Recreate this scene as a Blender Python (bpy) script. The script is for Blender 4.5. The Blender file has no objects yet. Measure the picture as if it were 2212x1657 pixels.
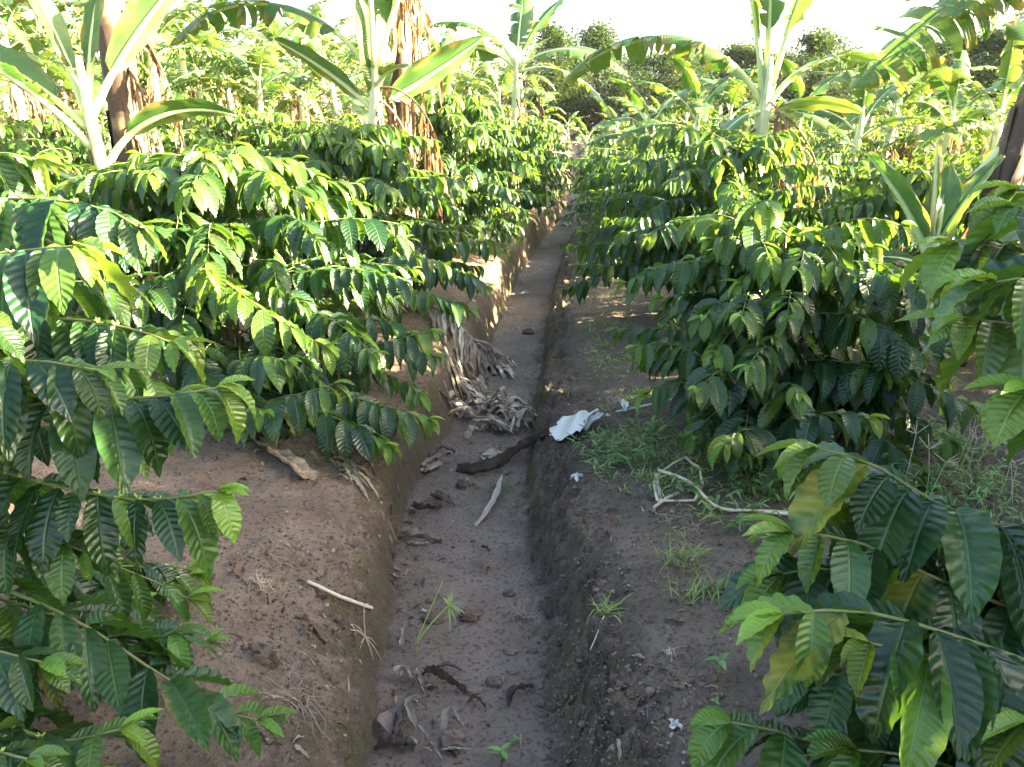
import bpy, math, random
import numpy as np
from mathutils import Vector

R = math.radians
C = bpy.context.scene.collection
rnd = random.Random(7)
rng = np.random.default_rng(11)

# ------------------------------------------------------------------ camera
EYE = np.array([0.0, 0.0, 1.5]); PITCH = R(19.4); FPX = 1671.0; CXP, CYP = 1106.0, 828.5
FWD = np.array([0, math.cos(PITCH), -math.sin(PITCH)]); UPV = np.array([0, math.sin(PITCH), math.cos(PITCH)])

def PD(px, py, depth):
    return EYE + depth * (FWD + UPV * (-(py - CYP) / FPX) + np.array([1.0, 0, 0]) * ((px - CXP) / FPX))

def XY(px, y, z=1.2):
    """world x of picture column px on the plane y at height z"""
    return (px - CXP) / FPX * (y * math.cos(PITCH) + (1.5 - z) * math.sin(PITCH))

# ------------------------------------------------------------------ noise
_perm = np.random.default_rng(3).permutation(256); _perm = np.concatenate([_perm, _perm, _perm])
_ga = np.random.default_rng(4).uniform(0, 2 * np.pi, 256)
def perlin(x, y):
    x = np.asarray(x, float); y = np.asarray(y, float)
    xi = np.floor(x).astype(int); yi = np.floor(y).astype(int); xf = x - xi; yf = y - yi
    u = xf ** 3 * (xf * (xf * 6 - 15) + 10); v = yf ** 3 * (yf * (yf * 6 - 15) + 10)
    def g(i, j, dx, dy):
        a = _ga[_perm[_perm[i & 255] + (j & 255)]]
        return np.cos(a) * dx + np.sin(a) * dy
    n00 = g(xi, yi, xf, yf); n10 = g(xi + 1, yi, xf - 1, yf); n01 = g(xi, yi + 1, xf, yf - 1); n11 = g(xi + 1, yi + 1, xf - 1, yf - 1)
    return (n00 * (1 - u) + n10 * u) * (1 - v) + (n01 * (1 - u) + n11 * u) * v
def fbm(x, y, o=4):
    s = 0; a = 1.0
    for k in range(o):
        s = s + a * perlin(x * 2 ** k + 17.3 * k, y * 2 ** k + 9.1 * k); a *= 0.5
    return s

# ------------------------------------------------------------------ ground height
_ty = np.linspace(-10, 400, 4101)
_tc = np.interp(_ty, [-10, 1.2, 1.8, 2.4, 3.4, 4.3, 5.6, 6.9, 9, 11.5, 13.9, 21, 60, 400], [-.05, -.1, -.13, -.18, -.24, -.15, .0, .09, .29, .62, 1.02, 1.75, 4.5, 26])
_k = np.ones(9) / 9; _tc = np.convolve(np.pad(_tc, 4, mode='edge'), _k, mode='valid')
def cxy(y): return np.interp(y, _ty, _tc)
def ground_z(x, y):
    x = np.asarray(x, float); y = np.asarray(y, float)
    d = x - cxy(y)
    near = np.clip((4.2 - y) / 2.0, 0, 1); far = np.clip((y - 9) / 30, 0, 1)
    rough = fbm(x * 5 + 3, y * 5, 4)
    hw = np.interp(y, [0, 1.8, 3.4, 5.0, 9, 14, 30, 400], [.28, .29, .31, .235, .225, .21, .2, .2])
    rid = perlin(y * 9.0, x * 2.0) * .028 + perlin(y * 22.0, x * 5 + 8) * .014 + perlin(y * 2.1 + 4, x * 0) * .075 + perlin(y * 5.3 + 14, x * 0) * .03
    dd = d + rid * np.clip(1 - np.abs(np.abs(d) - .38) / .35, 0, 1)
    dl = -dd - hw; dr = dd - hw
    pl_n = np.interp(dl, [0, .04, .12, .22, .42, .8, 1.6], [0, .10, .20, .28, .35, .40, .43])
    pl_f = np.interp(dl, [0, .035, .08, .16, .4, .8, 1.6], [0, .20, .33, .38, .41, .43, .45])
    pl = pl_n * near + pl_f * (1 - near)
    pr_n = np.interp(dr, [0, .05, .10, .17, .30, .7, 1.5], [0, .06, .15, .23, .275, .31, .34])
    pr_f = np.interp(dr, [0, .03, .07, .2, .5, 1.0, 1.6], [0, .09, .14, .17, .23, .29, .34])
    pr = pr_n * near + pr_f * (1 - near)
    rw = np.exp(-((dr - .10) / .13) ** 2) * np.clip((13 - y) / 6, 0.15, 1); lw = np.exp(-((dl - .12) / .14) ** 2) * np.clip((13 - y) / 6, 0.15, 1)
    z = -.36 + np.where(dl > 0, pl, 0) + np.where(dr > 0, pr, 0)
    bank = np.clip(np.maximum(dl, dr) / .15, 0, 1)
    z = z + bank * (rough * .022 + perlin(x * 27, y * 27) * .006 + perlin(x * 45 + 9, y * 45) * .004 - np.clip(perlin(x * 21, y * 24 + 3) - .2, 0, 1) * .045 * np.clip((8 - y) / 3, 0, 1) + fbm(x * 1.3, y * 1.3 + 5, 3) * .03) + (1 - bank) * (fbm(x * 2.5, y * 2.5, 3) * .009 + rough * .003)
    clod = np.clip(fbm(x * 16, y * 16 + 30, 3) - .28, 0, 1)
    z = z + clod * .035 * np.clip(np.maximum(dl + .05, dr + .06) / .12, 0.03, 1) * np.clip((14 - y) / 6, 0, 1)
    z = z + rw * (fbm(x * 7 + 5, y * 13, 4) * .10 + np.abs(perlin(x * 14, y * 30)) * .075 - np.clip(perlin(x * 4, y * 9 + 7), 0, 1) * .05 - .006) + lw * (fbm(x * 9, y * 14 + 7, 4) * .036)
    z = z + np.exp(-((np.abs(dd) - hw) / .07) ** 2) * np.clip(fbm(x * 5, y * 5 + 40, 3), 0, 1) * .075
    z = z - (rw * .045 + lw * .018) * np.exp(-(perlin(x * 8, y * 15 + 60) / .07) ** 2) - rw * .03 * np.exp(-(perlin(x * 19 + 3, y * 31) / .08) ** 2)
    # hollows of the trodden strip on the right wall
    z = z - np.exp(-((dr - .02) / .05) ** 2) * np.clip(perlin(y * 5.5, 2.2), 0, 1) * .03
    return z
def GZ(x, y): return float(ground_z(np.array([x]), np.array([y]))[0])
def G(px, py, lift=0.0):
    """where the picture ray through (px,py) meets the ground"""
    d = PD(px, py, 1.0) - EYE
    t = np.geomspace(1.2, 40, 420); pts = EYE + d * t[:, None]
    below = pts[:, 2] - ground_z(pts[:, 0], pts[:, 1]) < 0
    i = int(np.argmax(below)) if below.any() else len(t) - 1
    a, b = t[max(i - 1, 0)], t[i]
    for _ in range(12):
        m = (a + b) / 2; p = EYE + d * m
        if p[2] < GZ(p[0], p[1]): b = m
        else: a = m
    p = EYE + d * b; p[2] = GZ(p[0], p[1]) + lift
    return p

def GM(px, py):
    """G for many picture points at once: (n,3)"""
    px = np.asarray(px, float); py = np.asarray(py, float)
    d = FWD + UPV * (-(py - CYP) / FPX)[:, None] + np.array([1.0, 0, 0]) * ((px - CXP) / FPX)[:, None]
    t = np.geomspace(1.2, 40, 300); P = EYE + d[:, None] * t[None, :, None]
    below = P[..., 2] < ground_z(P[..., 0], P[..., 1]); i = np.where(below.any(1), below.argmax(1), len(t) - 1); i = np.maximum(i, 1)
    a, b = t[i - 1], t[i]
    for _ in range(10):
        m = (a + b) / 2; p = EYE + d * m[:, None]; lo = p[:, 2] < ground_z(p[:, 0], p[:, 1]); b = np.where(lo, m, b); a = np.where(lo, a, m)
    p = EYE + d * b[:, None]; p[:, 2] = ground_z(p[:, 0], p[:, 1]); return p

# ------------------------------------------------------------------ mesh builder (quads only, numpy)
class MB:
    def __init__(s): s.V = []; s.F = []; s.U = []; s.T = []; s.N = []; s.M = []; s.n = 0
    def grids(s, P, UV, tint, rn, mat=0, wrap=False):
        """P (N,nu,nv,3), UV (nu,nv,2) or (N,nu,nv,2), tint/rn (N,)"""
        N, nu, nv, _ = P.shape
        idx = np.arange(nu * nv).reshape(nu, nv)
        f = np.stack([idx[:-1, :-1], idx[1:, :-1], idx[1:, 1:], idx[:-1, 1:]], -1).reshape(-1, 4)
        if wrap:
            w = np.stack([idx[:-1, -1], idx[1:, -1], idx[1:, 0], idx[:-1, 0]], -1).reshape(-1, 4); f = np.concatenate([f, w])
        F = (f[None] + (np.arange(N) * nu * nv)[:, None, None] + s.n).reshape(-1, 4)
        s.V.append(P.reshape(-1, 3)); s.F.append(F)
        s.U.append(np.broadcast_to(UV, (N, nu, nv, 2)).reshape(-1, 2))
        s.T.append(np.repeat(np.broadcast_to(tint, (N,)), nu * nv)); s.N.append(np.repeat(np.broadcast_to(rn, (N,)), nu * nv))
        s.M.append(np.full(len(F), mat, np.int32)); s.n += N * nu * nv
    def tube(s, pts, rad, k=8, mat=0, tint=0.5, rn=None, jitter=0.0, close=True):
        pts = np.asarray(pts, float); rad = np.broadcast_to(np.asarray(rad, float), (len(pts),)).copy()
        if close:
            pts = np.concatenate([pts[:1], pts, pts[-1:]]); rad = np.concatenate([[1e-5], rad, [1e-5]])
        t = np.gradient(pts, axis=0); t /= np.linalg.norm(t, axis=1)[:, None] + 1e-9
        up = np.array([0, 0, 1.0]) if abs(t[len(t) // 2][2]) < .9 else np.array([1.0, 0, 0])
        b = np.cross(t, up); b /= np.linalg.norm(b, axis=1)[:, None] + 1e-9; n = np.cross(b, t)
        a = np.linspace(0, 2 * np.pi, k, endpoint=False)
        rr = rad[:, None] * (1 + jitter * rng.standard_normal((len(pts), k)))
        P = pts[:, None] + rr[..., None] * (np.cos(a)[None, :, None] * b[:, None] + np.sin(a)[None, :, None] * n[:, None])
        L = np.concatenate([[0], np.cumsum(np.linalg.norm(np.diff(pts, axis=0), axis=1))])
        UV = np.stack(np.broadcast_arrays(L[:, None], np.arange(k)[None] / k), -1)
        s.grids(P[None], UV, np.array([tint]), np.array([rng.random() if rn is None else rn]), mat, wrap=True)
    def build(s, name, mats, parent=None, smooth=True, origin=None):
        me = bpy.data.meshes.new(name)
        V = np.concatenate(s.V).astype(np.float32); F = np.concatenate(s.F).astype(np.int32); U = np.concatenate(s.U).astype(np.float32)
        if origin is not None: V = V - np.asarray(origin, np.float32)
        nf = len(F)
        me.vertices.add(len(V)); me.vertices.foreach_set('co', V.ravel())
        me.loops.add(nf * 4); me.loops.foreach_set('vertex_index', F.ravel())
        me.polygons.add(nf); me.polygons.foreach_set('loop_start', np.arange(nf, dtype=np.int32) * 4)
        me.polygons.foreach_set('loop_total', np.full(nf, 4, np.int32))
        me.polygons.foreach_set('material_index', np.concatenate(s.M))
        me.polygons.foreach_set('use_smooth', np.full(nf, smooth))
        uv = me.uv_layers.new(name='UVMap'); uv.data.foreach_set('uv', U[F.ravel()].ravel())
        for nm, arr in (('tint', s.T), ('rnd', s.N)):
            at = me.attributes.new(nm, 'FLOAT', 'POINT'); at.data.foreach_set('value', np.concatenate(arr).astype(np.float32))
        me.update(calc_edges=True); me.validate()
        for m in (mats if isinstance(mats, (list, tuple)) else [mats]): me.materials.append(m)
        o = bpy.data.objects.new(name, me); C.objects.link(o)
        if parent is not None: o.parent = parent
        if origin is not None: o.location = origin
        return o

def tag(o, label=None, cat=None, group=None, kind=None):
    if label: o['label'] = label
    if cat: o['category'] = cat
    if group: o['group'] = group
    if kind: o['kind'] = kind
    return o
def empty(name, loc, rz=0.0):
    o = bpy.data.objects.new(name, None); C.objects.link(o); o.location = loc; o.rotation_euler.z = rz; o.empty_display_size = .2
    return o
def dup(root, loc, rz, sc, label, group):
    r = root.copy(); C.objects.link(r); r.location = loc; r.rotation_euler = (0, 0, rz); r.scale = (sc, sc, sc)
    if label: r['label'] = label
    if group: r['group'] = group
    for ch in root.children:
        c = ch.copy(); C.objects.link(c); c.parent = r
    return r

# ------------------------------------------------------------------ materials
class NT:
    def __init__(s, name):
        s.m = bpy.data.materials.new(name); s.m.use_nodes = True; s.t = s.m.node_tree; s.t.nodes.clear()
        s.out = s.t.nodes.new('ShaderNodeOutputMaterial')
    def n(s, ty, **kw):
        nd = s.t.nodes.new(ty)
        for k, v in kw.items():
            if k == 'ins':
                for a, b in v.items(): s.set(nd, a, b)
            else: setattr(nd, k, v)
        return nd
    def set(s, nd, a, b):
        sock = nd.inputs[a]
        if isinstance(b, bpy.types.NodeSocket): s.t.links.new(b, sock)
        else:
            if isinstance(b, tuple) and len(b) == 3 and sock.type == 'RGBA': b = (*b, 1)
            sock.default_value = b
    def math(s, op, a, b=0.0, c=0.0, clamp=False):
        nd = s.n('ShaderNodeMath', operation=op, use_clamp=clamp); s.set(nd, 0, a); s.set(nd, 1, b); s.set(nd, 2, c); return nd.outputs[0]
    def mix(s, f, a, b, mode='MIX'):
        nd = s.n('ShaderNodeMix', data_type='RGBA', blend_type=mode); s.set(nd, 0, f); s.set(nd, 6, a); s.set(nd, 7, b); return nd.outputs[2]
    def mr(s, v, a, b, c=0.0, d=1.0, smooth=False):
        nd = s.n('ShaderNodeMapRange', clamp=True)
        if smooth: nd.interpolation_type = 'SMOOTHSTEP'
        for i, x in enumerate((v, a, b, c, d)): s.set(nd, i, x)
        return nd.outputs[0]
    def noise(s, scale, detail=4.0, vec=None, rough=.55):
        nd = s.n('ShaderNodeTexNoise'); s.set(nd, 'Scale', scale); s.set(nd, 'Detail', detail); s.set(nd, 'Roughness', rough)
        if vec is not None: s.set(nd, 'Vector', vec)
        return nd.outputs[0]
    def attr(s, nm): return s.n('ShaderNodeAttribute', attribute_name=nm).outputs['Fac']
    def obj(s): return s.n('ShaderNodeTexCoord').outputs['Object']
    def pos(s): return s.n('ShaderNodeNewGeometry').outputs['Position']
    def uv(s):
        sp = s.n('ShaderNodeSeparateXYZ'); s.set(sp, 0, s.n('ShaderNodeUVMap', uv_map='UVMap').outputs[0]); return sp.outputs[0], sp.outputs[1]
    def bump(s, h, strength=.5, dist=.01):
        nd = s.n('ShaderNodeBump'); s.set(nd, 'Strength', strength); s.set(nd, 'Distance', dist); s.set(nd, 'Height', h); return nd.outputs[0]
    def leafy(s, col, tcol, rough, fac, normal=None, spec=.5):
        p = s.n('ShaderNodeBsdfPrincipled'); s.set(p, 'Base Color', col); s.set(p, 'Roughness', rough); s.set(p, 'Specular IOR Level', spec)
        t = s.n('ShaderNodeBsdfTranslucent'); s.set(t, 0, tcol)
        if normal is not None: s.set(p, 'Normal', normal)
        mx = s.n('ShaderNodeMixShader'); s.set(mx, 0, fac); s.set(mx, 1, p.outputs[0]); s.set(mx, 2, t.outputs[0])
        s.t.links.new(mx.outputs[0], s.out.inputs[0]); return s.m
    def plain(s, col, rough=.85, normal=None, spec=.3):
        p = s.n('ShaderNodeBsdfPrincipled'); s.set(p, 'Base Color', col); s.set(p, 'Roughness', rough); s.set(p, 'Specular IOR Level', spec)
        if normal is not None: s.set(p, 'Normal', normal)
        s.t.links.new(p.outputs[0], s.out.inputs[0]); return s.m

def mat_coffee(name='coffee_leaf', dark=(.0062, .032, .0130), young=(.17, .31, .022), veins=11.0, trans=.27):
    k = NT(name); u, v = k.uv(); tint = k.attr('tint'); rn = k.attr('rnd')
    av = k.math('ABSOLUTE', k.math('MULTIPLY_ADD', v, 2.0, -1.0))
    ph = k.math('MULTIPLY', k.math('SUBTRACT', u, k.math('MULTIPLY', k.math('POWER', av, 1.4), .10)), veins * 6.2832)
    st = k.math('SINE', ph)
    rib = k.math('MULTIPLY', k.mr(st, .80, 1.0), k.mr(av, .98, .55))
    mid = k.mr(av, .05, .02)
    vein = k.math('MAXIMUM', mid, k.math('MULTIPLY', rib, .24))
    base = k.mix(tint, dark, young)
    hue = k.n('ShaderNodeHueSaturation'); k.set(hue, 'Hue', k.mr(rn, 0, 1, .485, .515)); k.set(hue, 'Value', k.mr(rn, 0, 1, .72, 1.32)); k.set(hue, 'Color', base)
    pn = k.noise(9.0, 3.0, k.obj())
    col = k.mix(k.mr(pn, .35, .7), hue.outputs[0], k.mix(.12, hue.outputs[0], (.06, .13, .03)))
    yel = k.math('MULTIPLY', k.mr(rn, .978, .985), k.mr(k.noise(14.0, 3.0, k.obj()), .38, .6))
    col = k.mix(k.math('MULTIPLY', yel, .75 if veins > 9.5 else 0.0), col, (.34, .30, .04))
    spot = k.math('MULTIPLY', k.mr(k.noise(55.0, 3.0, k.obj()), .66, .74), k.mr(rn, .72, .95))
    col = k.mix(k.math('MULTIPLY', spot, .8), col, (.23, .17, .05))
    col = k.mix(k.math('MULTIPLY', vein, .55), col, k.mix(tint, (.09, .19, .05), (.38, .50, .12)))
    brown = k.math('MULTIPLY', k.math('MULTIPLY', k.mr(k.math('MAXIMUM', av, k.mr(u, .75, 1.0)), .62, .95), k.mr(k.noise(22.0, 4.0, k.obj()), .52, .60)), k.mr(rn, .84, .93))
    col = k.mix(k.math('MULTIPLY', brown, .85 if veins else 0.0), col, (.17, .10, .04))
    bf = k.n('ShaderNodeNewGeometry').outputs['Backfacing']
    col = k.mix(k.math('MULTIPLY', bf, .5), col, (.07, .15, .04))
    tc = k.mix(tint, (.10, .24, .015), (.50, .62, .05)); tc = k.mix(k.math('MULTIPLY', vein, .4), tc, (.55, .6, .2))
    h = k.math('ADD', k.math('MULTIPLY', st, k.math('MULTIPLY', k.mr(k.noise(16.0, 2.0, k.obj()), .3, .7, .15, .75), k.mr(av, .0, .25))), k.math('MULTIPLY', k.mr(av, .10, 0.0), -1.2))
    h = k.math('SUBTRACT', h, k.math('MULTIPLY', k.noise(120.0, 2.0, k.obj()), .35))
    return k.leafy(col, tc, k.mr(rn, 0, 1, .24, .42), trans, k.bump(h, .36, .006), .5)

def mat_banana(name='banana_leaf'):
    k = NT(name); u, v = k.uv(); tint = k.attr('tint'); rn = k.attr('rnd')
    line = k.math('SINE', k.math('MULTIPLY', u, 420.0)); n2 = k.noise(3.0, 3.0, k.obj())
    col = k.mix(tint, (.016, .065, .020), (.075, .165, .036))
    col = k.mix(k.mr(n2, .4, .7, 0, .3), col, (.12, .19, .035))
    edge = k.math('MULTIPLY', k.mr(v, .55, 1.0), k.mr(k.noise(6.0, 4.0, k.obj()), .44, .58))
    col = k.mix(k.math('MULTIPLY', edge, .8), col, (.30, .19, .06))
    bf = k.n('ShaderNodeNewGeometry').outputs['Backfacing']
    col = k.mix(k.math('MULTIPLY', bf, .5), col, (.13, .22, .09))
    tc = k.mix(k.math('MULTIPLY', edge, .6), k.mix(rn, (.09, .23, .02), (.24, .34, .04)), (.45, .25, .05))
    return k.leafy(col, tc, .32, .27, k.bump(k.math('ADD', line, k.math('MULTIPLY', n2, 2.0)), .25, .004), .4)

def mat_dead(name='dead_leaf', a=(.30, .20, .10), b=(.12, .075, .04), c=(.46, .37, .24), trans=.18, sc=1.0):
    k = NT(name); u, v = k.uv(); rn = k.attr('rnd')
    n1 = k.noise(6.0 * sc, 5.0, k.obj()); col = k.mix(k.mr(n1, .35, .65), a, b)
    col = k.mix(k.mr(rn, .45, 1.0), col, c)
    ln = k.n('ShaderNodeTexNoise'); k.set(ln, 'Scale', 1.0)
    cm = k.n('ShaderNodeCombineXYZ'); k.set(cm, 0, k.math('MULTIPLY', u, 14.0)); k.set(cm, 1, k.math('MULTIPLY', v, 60.0)); k.set(cm, 2, k.math('MULTIPLY', rn, 50.0)); k.set(ln, 'Vector', cm.outputs[0])
    col = k.mix(k.mr(ln.outputs[0], .3, .75, 0, .55), col, b)
    return k.leafy(col, k.mix(.5, col, (.5, .26, .07)), .8, trans, k.bump(ln.outputs[0], .6, .006), .2)

def mat_pseudostem(name='banana_stem', green=(.44, .50, .24), pale=(.68, .66, .46), brown=(.15, .085, .045), amount=.5):
    k = NT(name); u, v = k.uv(); o = k.obj()
    mp = k.n('ShaderNodeMapping'); k.set(mp, 'Vector', o); mp.inputs['Scale'].default_value = (9, 9, 1.6)
    n1 = k.noise(1.0, 5.0, mp.outputs[0]); n2 = k.noise(3.2, 4.0, o)
    col = k.mix(k.mr(n1, .4, .62), green, pale)
    col = k.mix(k.mr(n2, 1.0 - amount - .06, 1.0 - amount + .05), col, brown)
    col = k.mix(k.mr(k.noise(2.6, 5.0, mp.outputs[0]), .62, .7, 0, .7), col, (.09, .06, .04))
    return k.plain(col, .6, k.bump(n1, .5, .02), .4)

def mat_bark(name, a, b, sc=14.0):
    k = NT(name); o = k.obj(); n = k.noise(sc, 5.0, o)
    return k.plain(k.mix(k.mr(n, .35, .65), a, b), .8, k.bump(n, .6, .006), .3)

def mat_soil():
    k = NT('soil'); p = k.pos()
    big = k.noise(.9, 4.0, p); mid = k.noise(6.0, 6.0, p); fine = k.noise(60.0, 5.0, p, .65); vf = k.noise(260.0, 3.0, p)
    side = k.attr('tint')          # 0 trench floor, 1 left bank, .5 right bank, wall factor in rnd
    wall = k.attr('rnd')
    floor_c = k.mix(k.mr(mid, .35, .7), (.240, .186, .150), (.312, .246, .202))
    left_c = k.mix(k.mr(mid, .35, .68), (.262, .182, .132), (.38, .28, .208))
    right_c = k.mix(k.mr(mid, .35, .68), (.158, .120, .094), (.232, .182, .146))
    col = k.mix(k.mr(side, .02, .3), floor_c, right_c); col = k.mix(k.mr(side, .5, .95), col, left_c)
    col = k.mix(k.mr(big, .45, .7, 0, .35), col, (.22, .145, .10))
    col = k.mix(k.mr(fine, .52, .66, 0, .75), col, (.040, .028, .023))
    col = k.mix(k.mr(vf, .60, .70, 0, .6), col, (.36, .28, .22))
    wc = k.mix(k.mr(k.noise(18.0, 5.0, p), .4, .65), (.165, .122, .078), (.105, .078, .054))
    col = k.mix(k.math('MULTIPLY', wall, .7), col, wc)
    moss = k.math('MULTIPLY', k.mr(wall, .15, .7), k.mr(k.noise(8.0, 6.0, p, .65), .50, .60))
    col = k.mix(k.math('MULTIPLY', moss, .5), col, (.125, .130, .040))
    damp = k.mr(k.noise(2.3, 5.0, p), .48, .6, 0, .5)
    col = k.mix(damp, col, k.mix(.5, col, (.05, .04, .036)))
    h = k.math('ADD', k.math('MULTIPLY', fine, 1.0), k.math('ADD', k.math('MULTIPLY', vf, .35), k.math('MULTIPLY', mid, 1.2)))
    return k.plain(col, k.mr(mid, .3, .7, .75, .95), k.bump(h, 1.0, .034), .2)

def mat_simple(name, a, b, sc=30.0, rough=.85, trans=0.0, bump=.5):
    k = NT(name); o = k.obj(); n = k.noise(sc, 5.0, o); rn = k.attr('rnd')
    col = k.mix(k.mr(k.math('ADD', k.math('MULTIPLY', n, .6), k.math('MULTIPLY', rn, .4)), .3, .7), a, b)
    nb = k.bump(n, bump, .006)
    if trans: return k.leafy(col, col, rough, trans, nb, .3)
    return k.plain(col, rough, nb, .3)

M = {}
M['coffee'] = mat_coffee()
M['coffee_far'] = mat_coffee('coffee_leaf_small', (.014, .048, .012), (.18, .30, .022), 9.0, .26)
M['branch'] = mat_bark('coffee_branch', (.085, .13, .04), (.16, .15, .07))
M['stem'] = mat_bark('coffee_stem', (.09, .065, .045), (.20, .16, .12))
M['bud'] = mat_simple('coffee_bud', (.16, .26, .04), (.30, .40, .09), 80, .5)
M['banana'] = mat_banana()
M['rib'] = mat_simple('banana_midrib', (.40, .50, .20), (.56, .60, .32), 8, .45)
M['pstem'] = mat_pseudostem(amount=.36)
M['pstem_old'] = mat_pseudostem('old_banana_stem', (.13, .10, .05), (.30, .20, .11), (.065, .040, .026), .55)
M['dead'] = mat_dead('dead_banana_leaf', (.24, .145, .080), (.09, .055, .032), (.46, .36, .25), .2)
M['drygrey'] = mat_dead('dry_grey_leaf', (.42, .36, .30), (.19, .145, .115), (.62, .55, .46), .10)
M['drystraw'] = mat_dead('dry_straw_leaf', (.45, .36, .24), (.22, .16, .10), (.58, .50, .37), .12)
M['drybrown'] = mat_dead('dry_brown_leaf', (.11, .075, .06), (.05, .034, .03), (.26, .20, .165), .08, 4.0)
M['soil'] = mat_soil()
M['clod'] = mat_simple('soil_clod', (.10, .066, .050), (.19, .132, .102), 30, .95, 0, .9)
M['pebble'] = mat_simple('pebble_stone', (.17, .14, .12), (.34, .29, .25), 20, .85)
M['grass'] = mat_coffee('grass_blade', (.085, .17, .045), (.36, .44, .11), 0.0, .35)
M['weed'] = mat_coffee('weed_leaf', (.075, .18, .055), (.26, .40, .12), 0.0, .35)
M['straw'] = mat_simple('dry_stalk', (.46, .38, .26), (.60, .52, .38), 20, .7)
M['twig'] = mat_simple('dry_twig', (.23, .17, .12), (.38, .30, .23), 25, .8)
M['sheet'] = mat_simple('white_sheet', (.50, .49, .46), (.70, .69, .66), 9, .55, .1)
M['wood'] = mat_bark('weathered_wood', (.12, .085, .06), (.34, .26, .18), 34)
M['treeleaf'] = mat_coffee('tree_leaf', (.012, .030, .014), (.055, .085, .022), 0.0, .12)
M['bark'] = mat_bark('tree_bark', (.06, .05, .04), (.14, .12, .09))

# ------------------------------------------------------------------ leaves
def prof_coffee(s):
    w = np.sin(np.pi * np.clip(s, 0, 1) ** .88) ** .78
    tip = np.clip((s - .80) / .20, 0, 1); w = w * (1 - .45 * tip * (1 - tip) * 2.2)
    w = np.maximum(w, .03); return w * np.clip(s / .05, .12, 1)
def prof_blade(s): return np.clip(1 - s ** 1.8, .02, 1) * np.clip(s / .06 + .5, 0, 1)
def prof_lance(s): return np.sin(np.pi * np.clip(s * .97 + .02, 0, 1) ** .75) ** .9 + .02

def leaf_batch(mb, base, az, p0, p1, L, W, roll, fold, wave, tint, nu=10, nv=4, prof=prof_coffee, mat=0, kw=6.0, bend=.5):
    N = len(base)
    if N == 0: return
    f = lambda a: np.broadcast_to(np.asarray(a, float), (N,))
    az, p0, p1, L, W, roll, fold, wave, tint = map(f, (az, p0, p1, L, W, roll, fold, wave, tint))
    s = np.linspace(0, 1, nu); v = np.linspace(-1, 1, nv + 1)
    th = p0[:, None] + (p1 - p0)[:, None] * s[None] ** bend
    h = np.stack([np.cos(az), np.sin(az), 0 * az], -1); sd = np.stack([-np.sin(az), np.cos(az), 0 * az], -1); z = np.array([0, 0, 1.0])
    t = np.cos(th)[..., None] * h[:, None] + np.sin(th)[..., None] * z
    n = -np.sin(th)[..., None] * h[:, None] + np.cos(th)[..., None] * z
    seg = (t[:, 1:] + t[:, :-1]) * .5 * (L[:, None] / (nu - 1))[..., None]
    c = np.concatenate([np.zeros((N, 1, 3)), np.cumsum(seg, 1)], 1) + base[:, None]
    ro = roll[:, None] * (.4 + .6 * s[None])
    sdv = sd[:, None]
    b = sdv * np.cos(ro)[..., None] + n * np.sin(ro)[..., None]
    nn = -sdv * np.sin(ro)[..., None] + n * np.cos(ro)[..., None]
    w = W[:, None] * .5 * prof(s)[None]
    av = np.abs(v)
    ph = rng.uniform(0, 6.28, (N, 2))
    phs = np.where(v[None] < 0, ph[:, :1], ph[:, 1:])
    wv = wave[:, None, None] * np.sin(2 * np.pi * kw * s[None, :, None] + phs[:, None, :]) * (av ** 2)[None, None] * (prof(s)[None, :, None] > .2)
    off = (v[None, None] * np.cos(fold)[:, None, None] * w[..., None])
    lift = (av[None, None] ** 1.3 * np.sin(fold)[:, None, None] * w[..., None]) + wv * W[:, None, None]
    P = c[:, :, None] + b[:, :, None] * off[..., None] + nn[:, :, None] * lift[..., None]
    UV = np.stack(np.broadcast_arrays(s[:, None], v[None] * .5 + .5), -1)
    mb.grids(P, UV, tint, rng.random(N), mat)

def smooth_path(pts, n):
    pts = np.asarray(pts, float); L = np.concatenate([[0], np.cumsum(np.linalg.norm(np.diff(pts, axis=0), axis=1))])
    # Catmull-Rom through the points
    P = np.concatenate([[2 * pts[0] - pts[1]], pts, [2 * pts[-1] - pts[-2]]]); out = []
    for q in np.linspace(0, L[-1], n):
        i = min(int(np.searchsorted(L, q, 'right') - 1), len(pts) - 2); t = (q - L[i]) / max(L[i + 1] - L[i], 1e-9)
        a, b, c, d = P[i], P[i + 1], P[i + 2], P[i + 3]
        out.append(.5 * (2 * b + (c - a) * t + (2 * a - 5 * b + 4 * c - d) * t * t + (3 * b - a - 3 * c + d) * t ** 3))
    return np.array(out)

class LeafBag:
    def __init__(s): s.r = []
    def add(s, base, az, p0, p1, L, W, roll, fold, wave, tint): s.r.append((*base, az, p0, p1, L, W, roll, fold, wave, tint))
    def flush(s, mb, nu, nv, mat=0):
        a = np.array(s.r); leaf_batch(mb, a[:, :3], *[a[:, i] for i in range(3, 12)], nu=nu, nv=nv, mat=mat)

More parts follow.
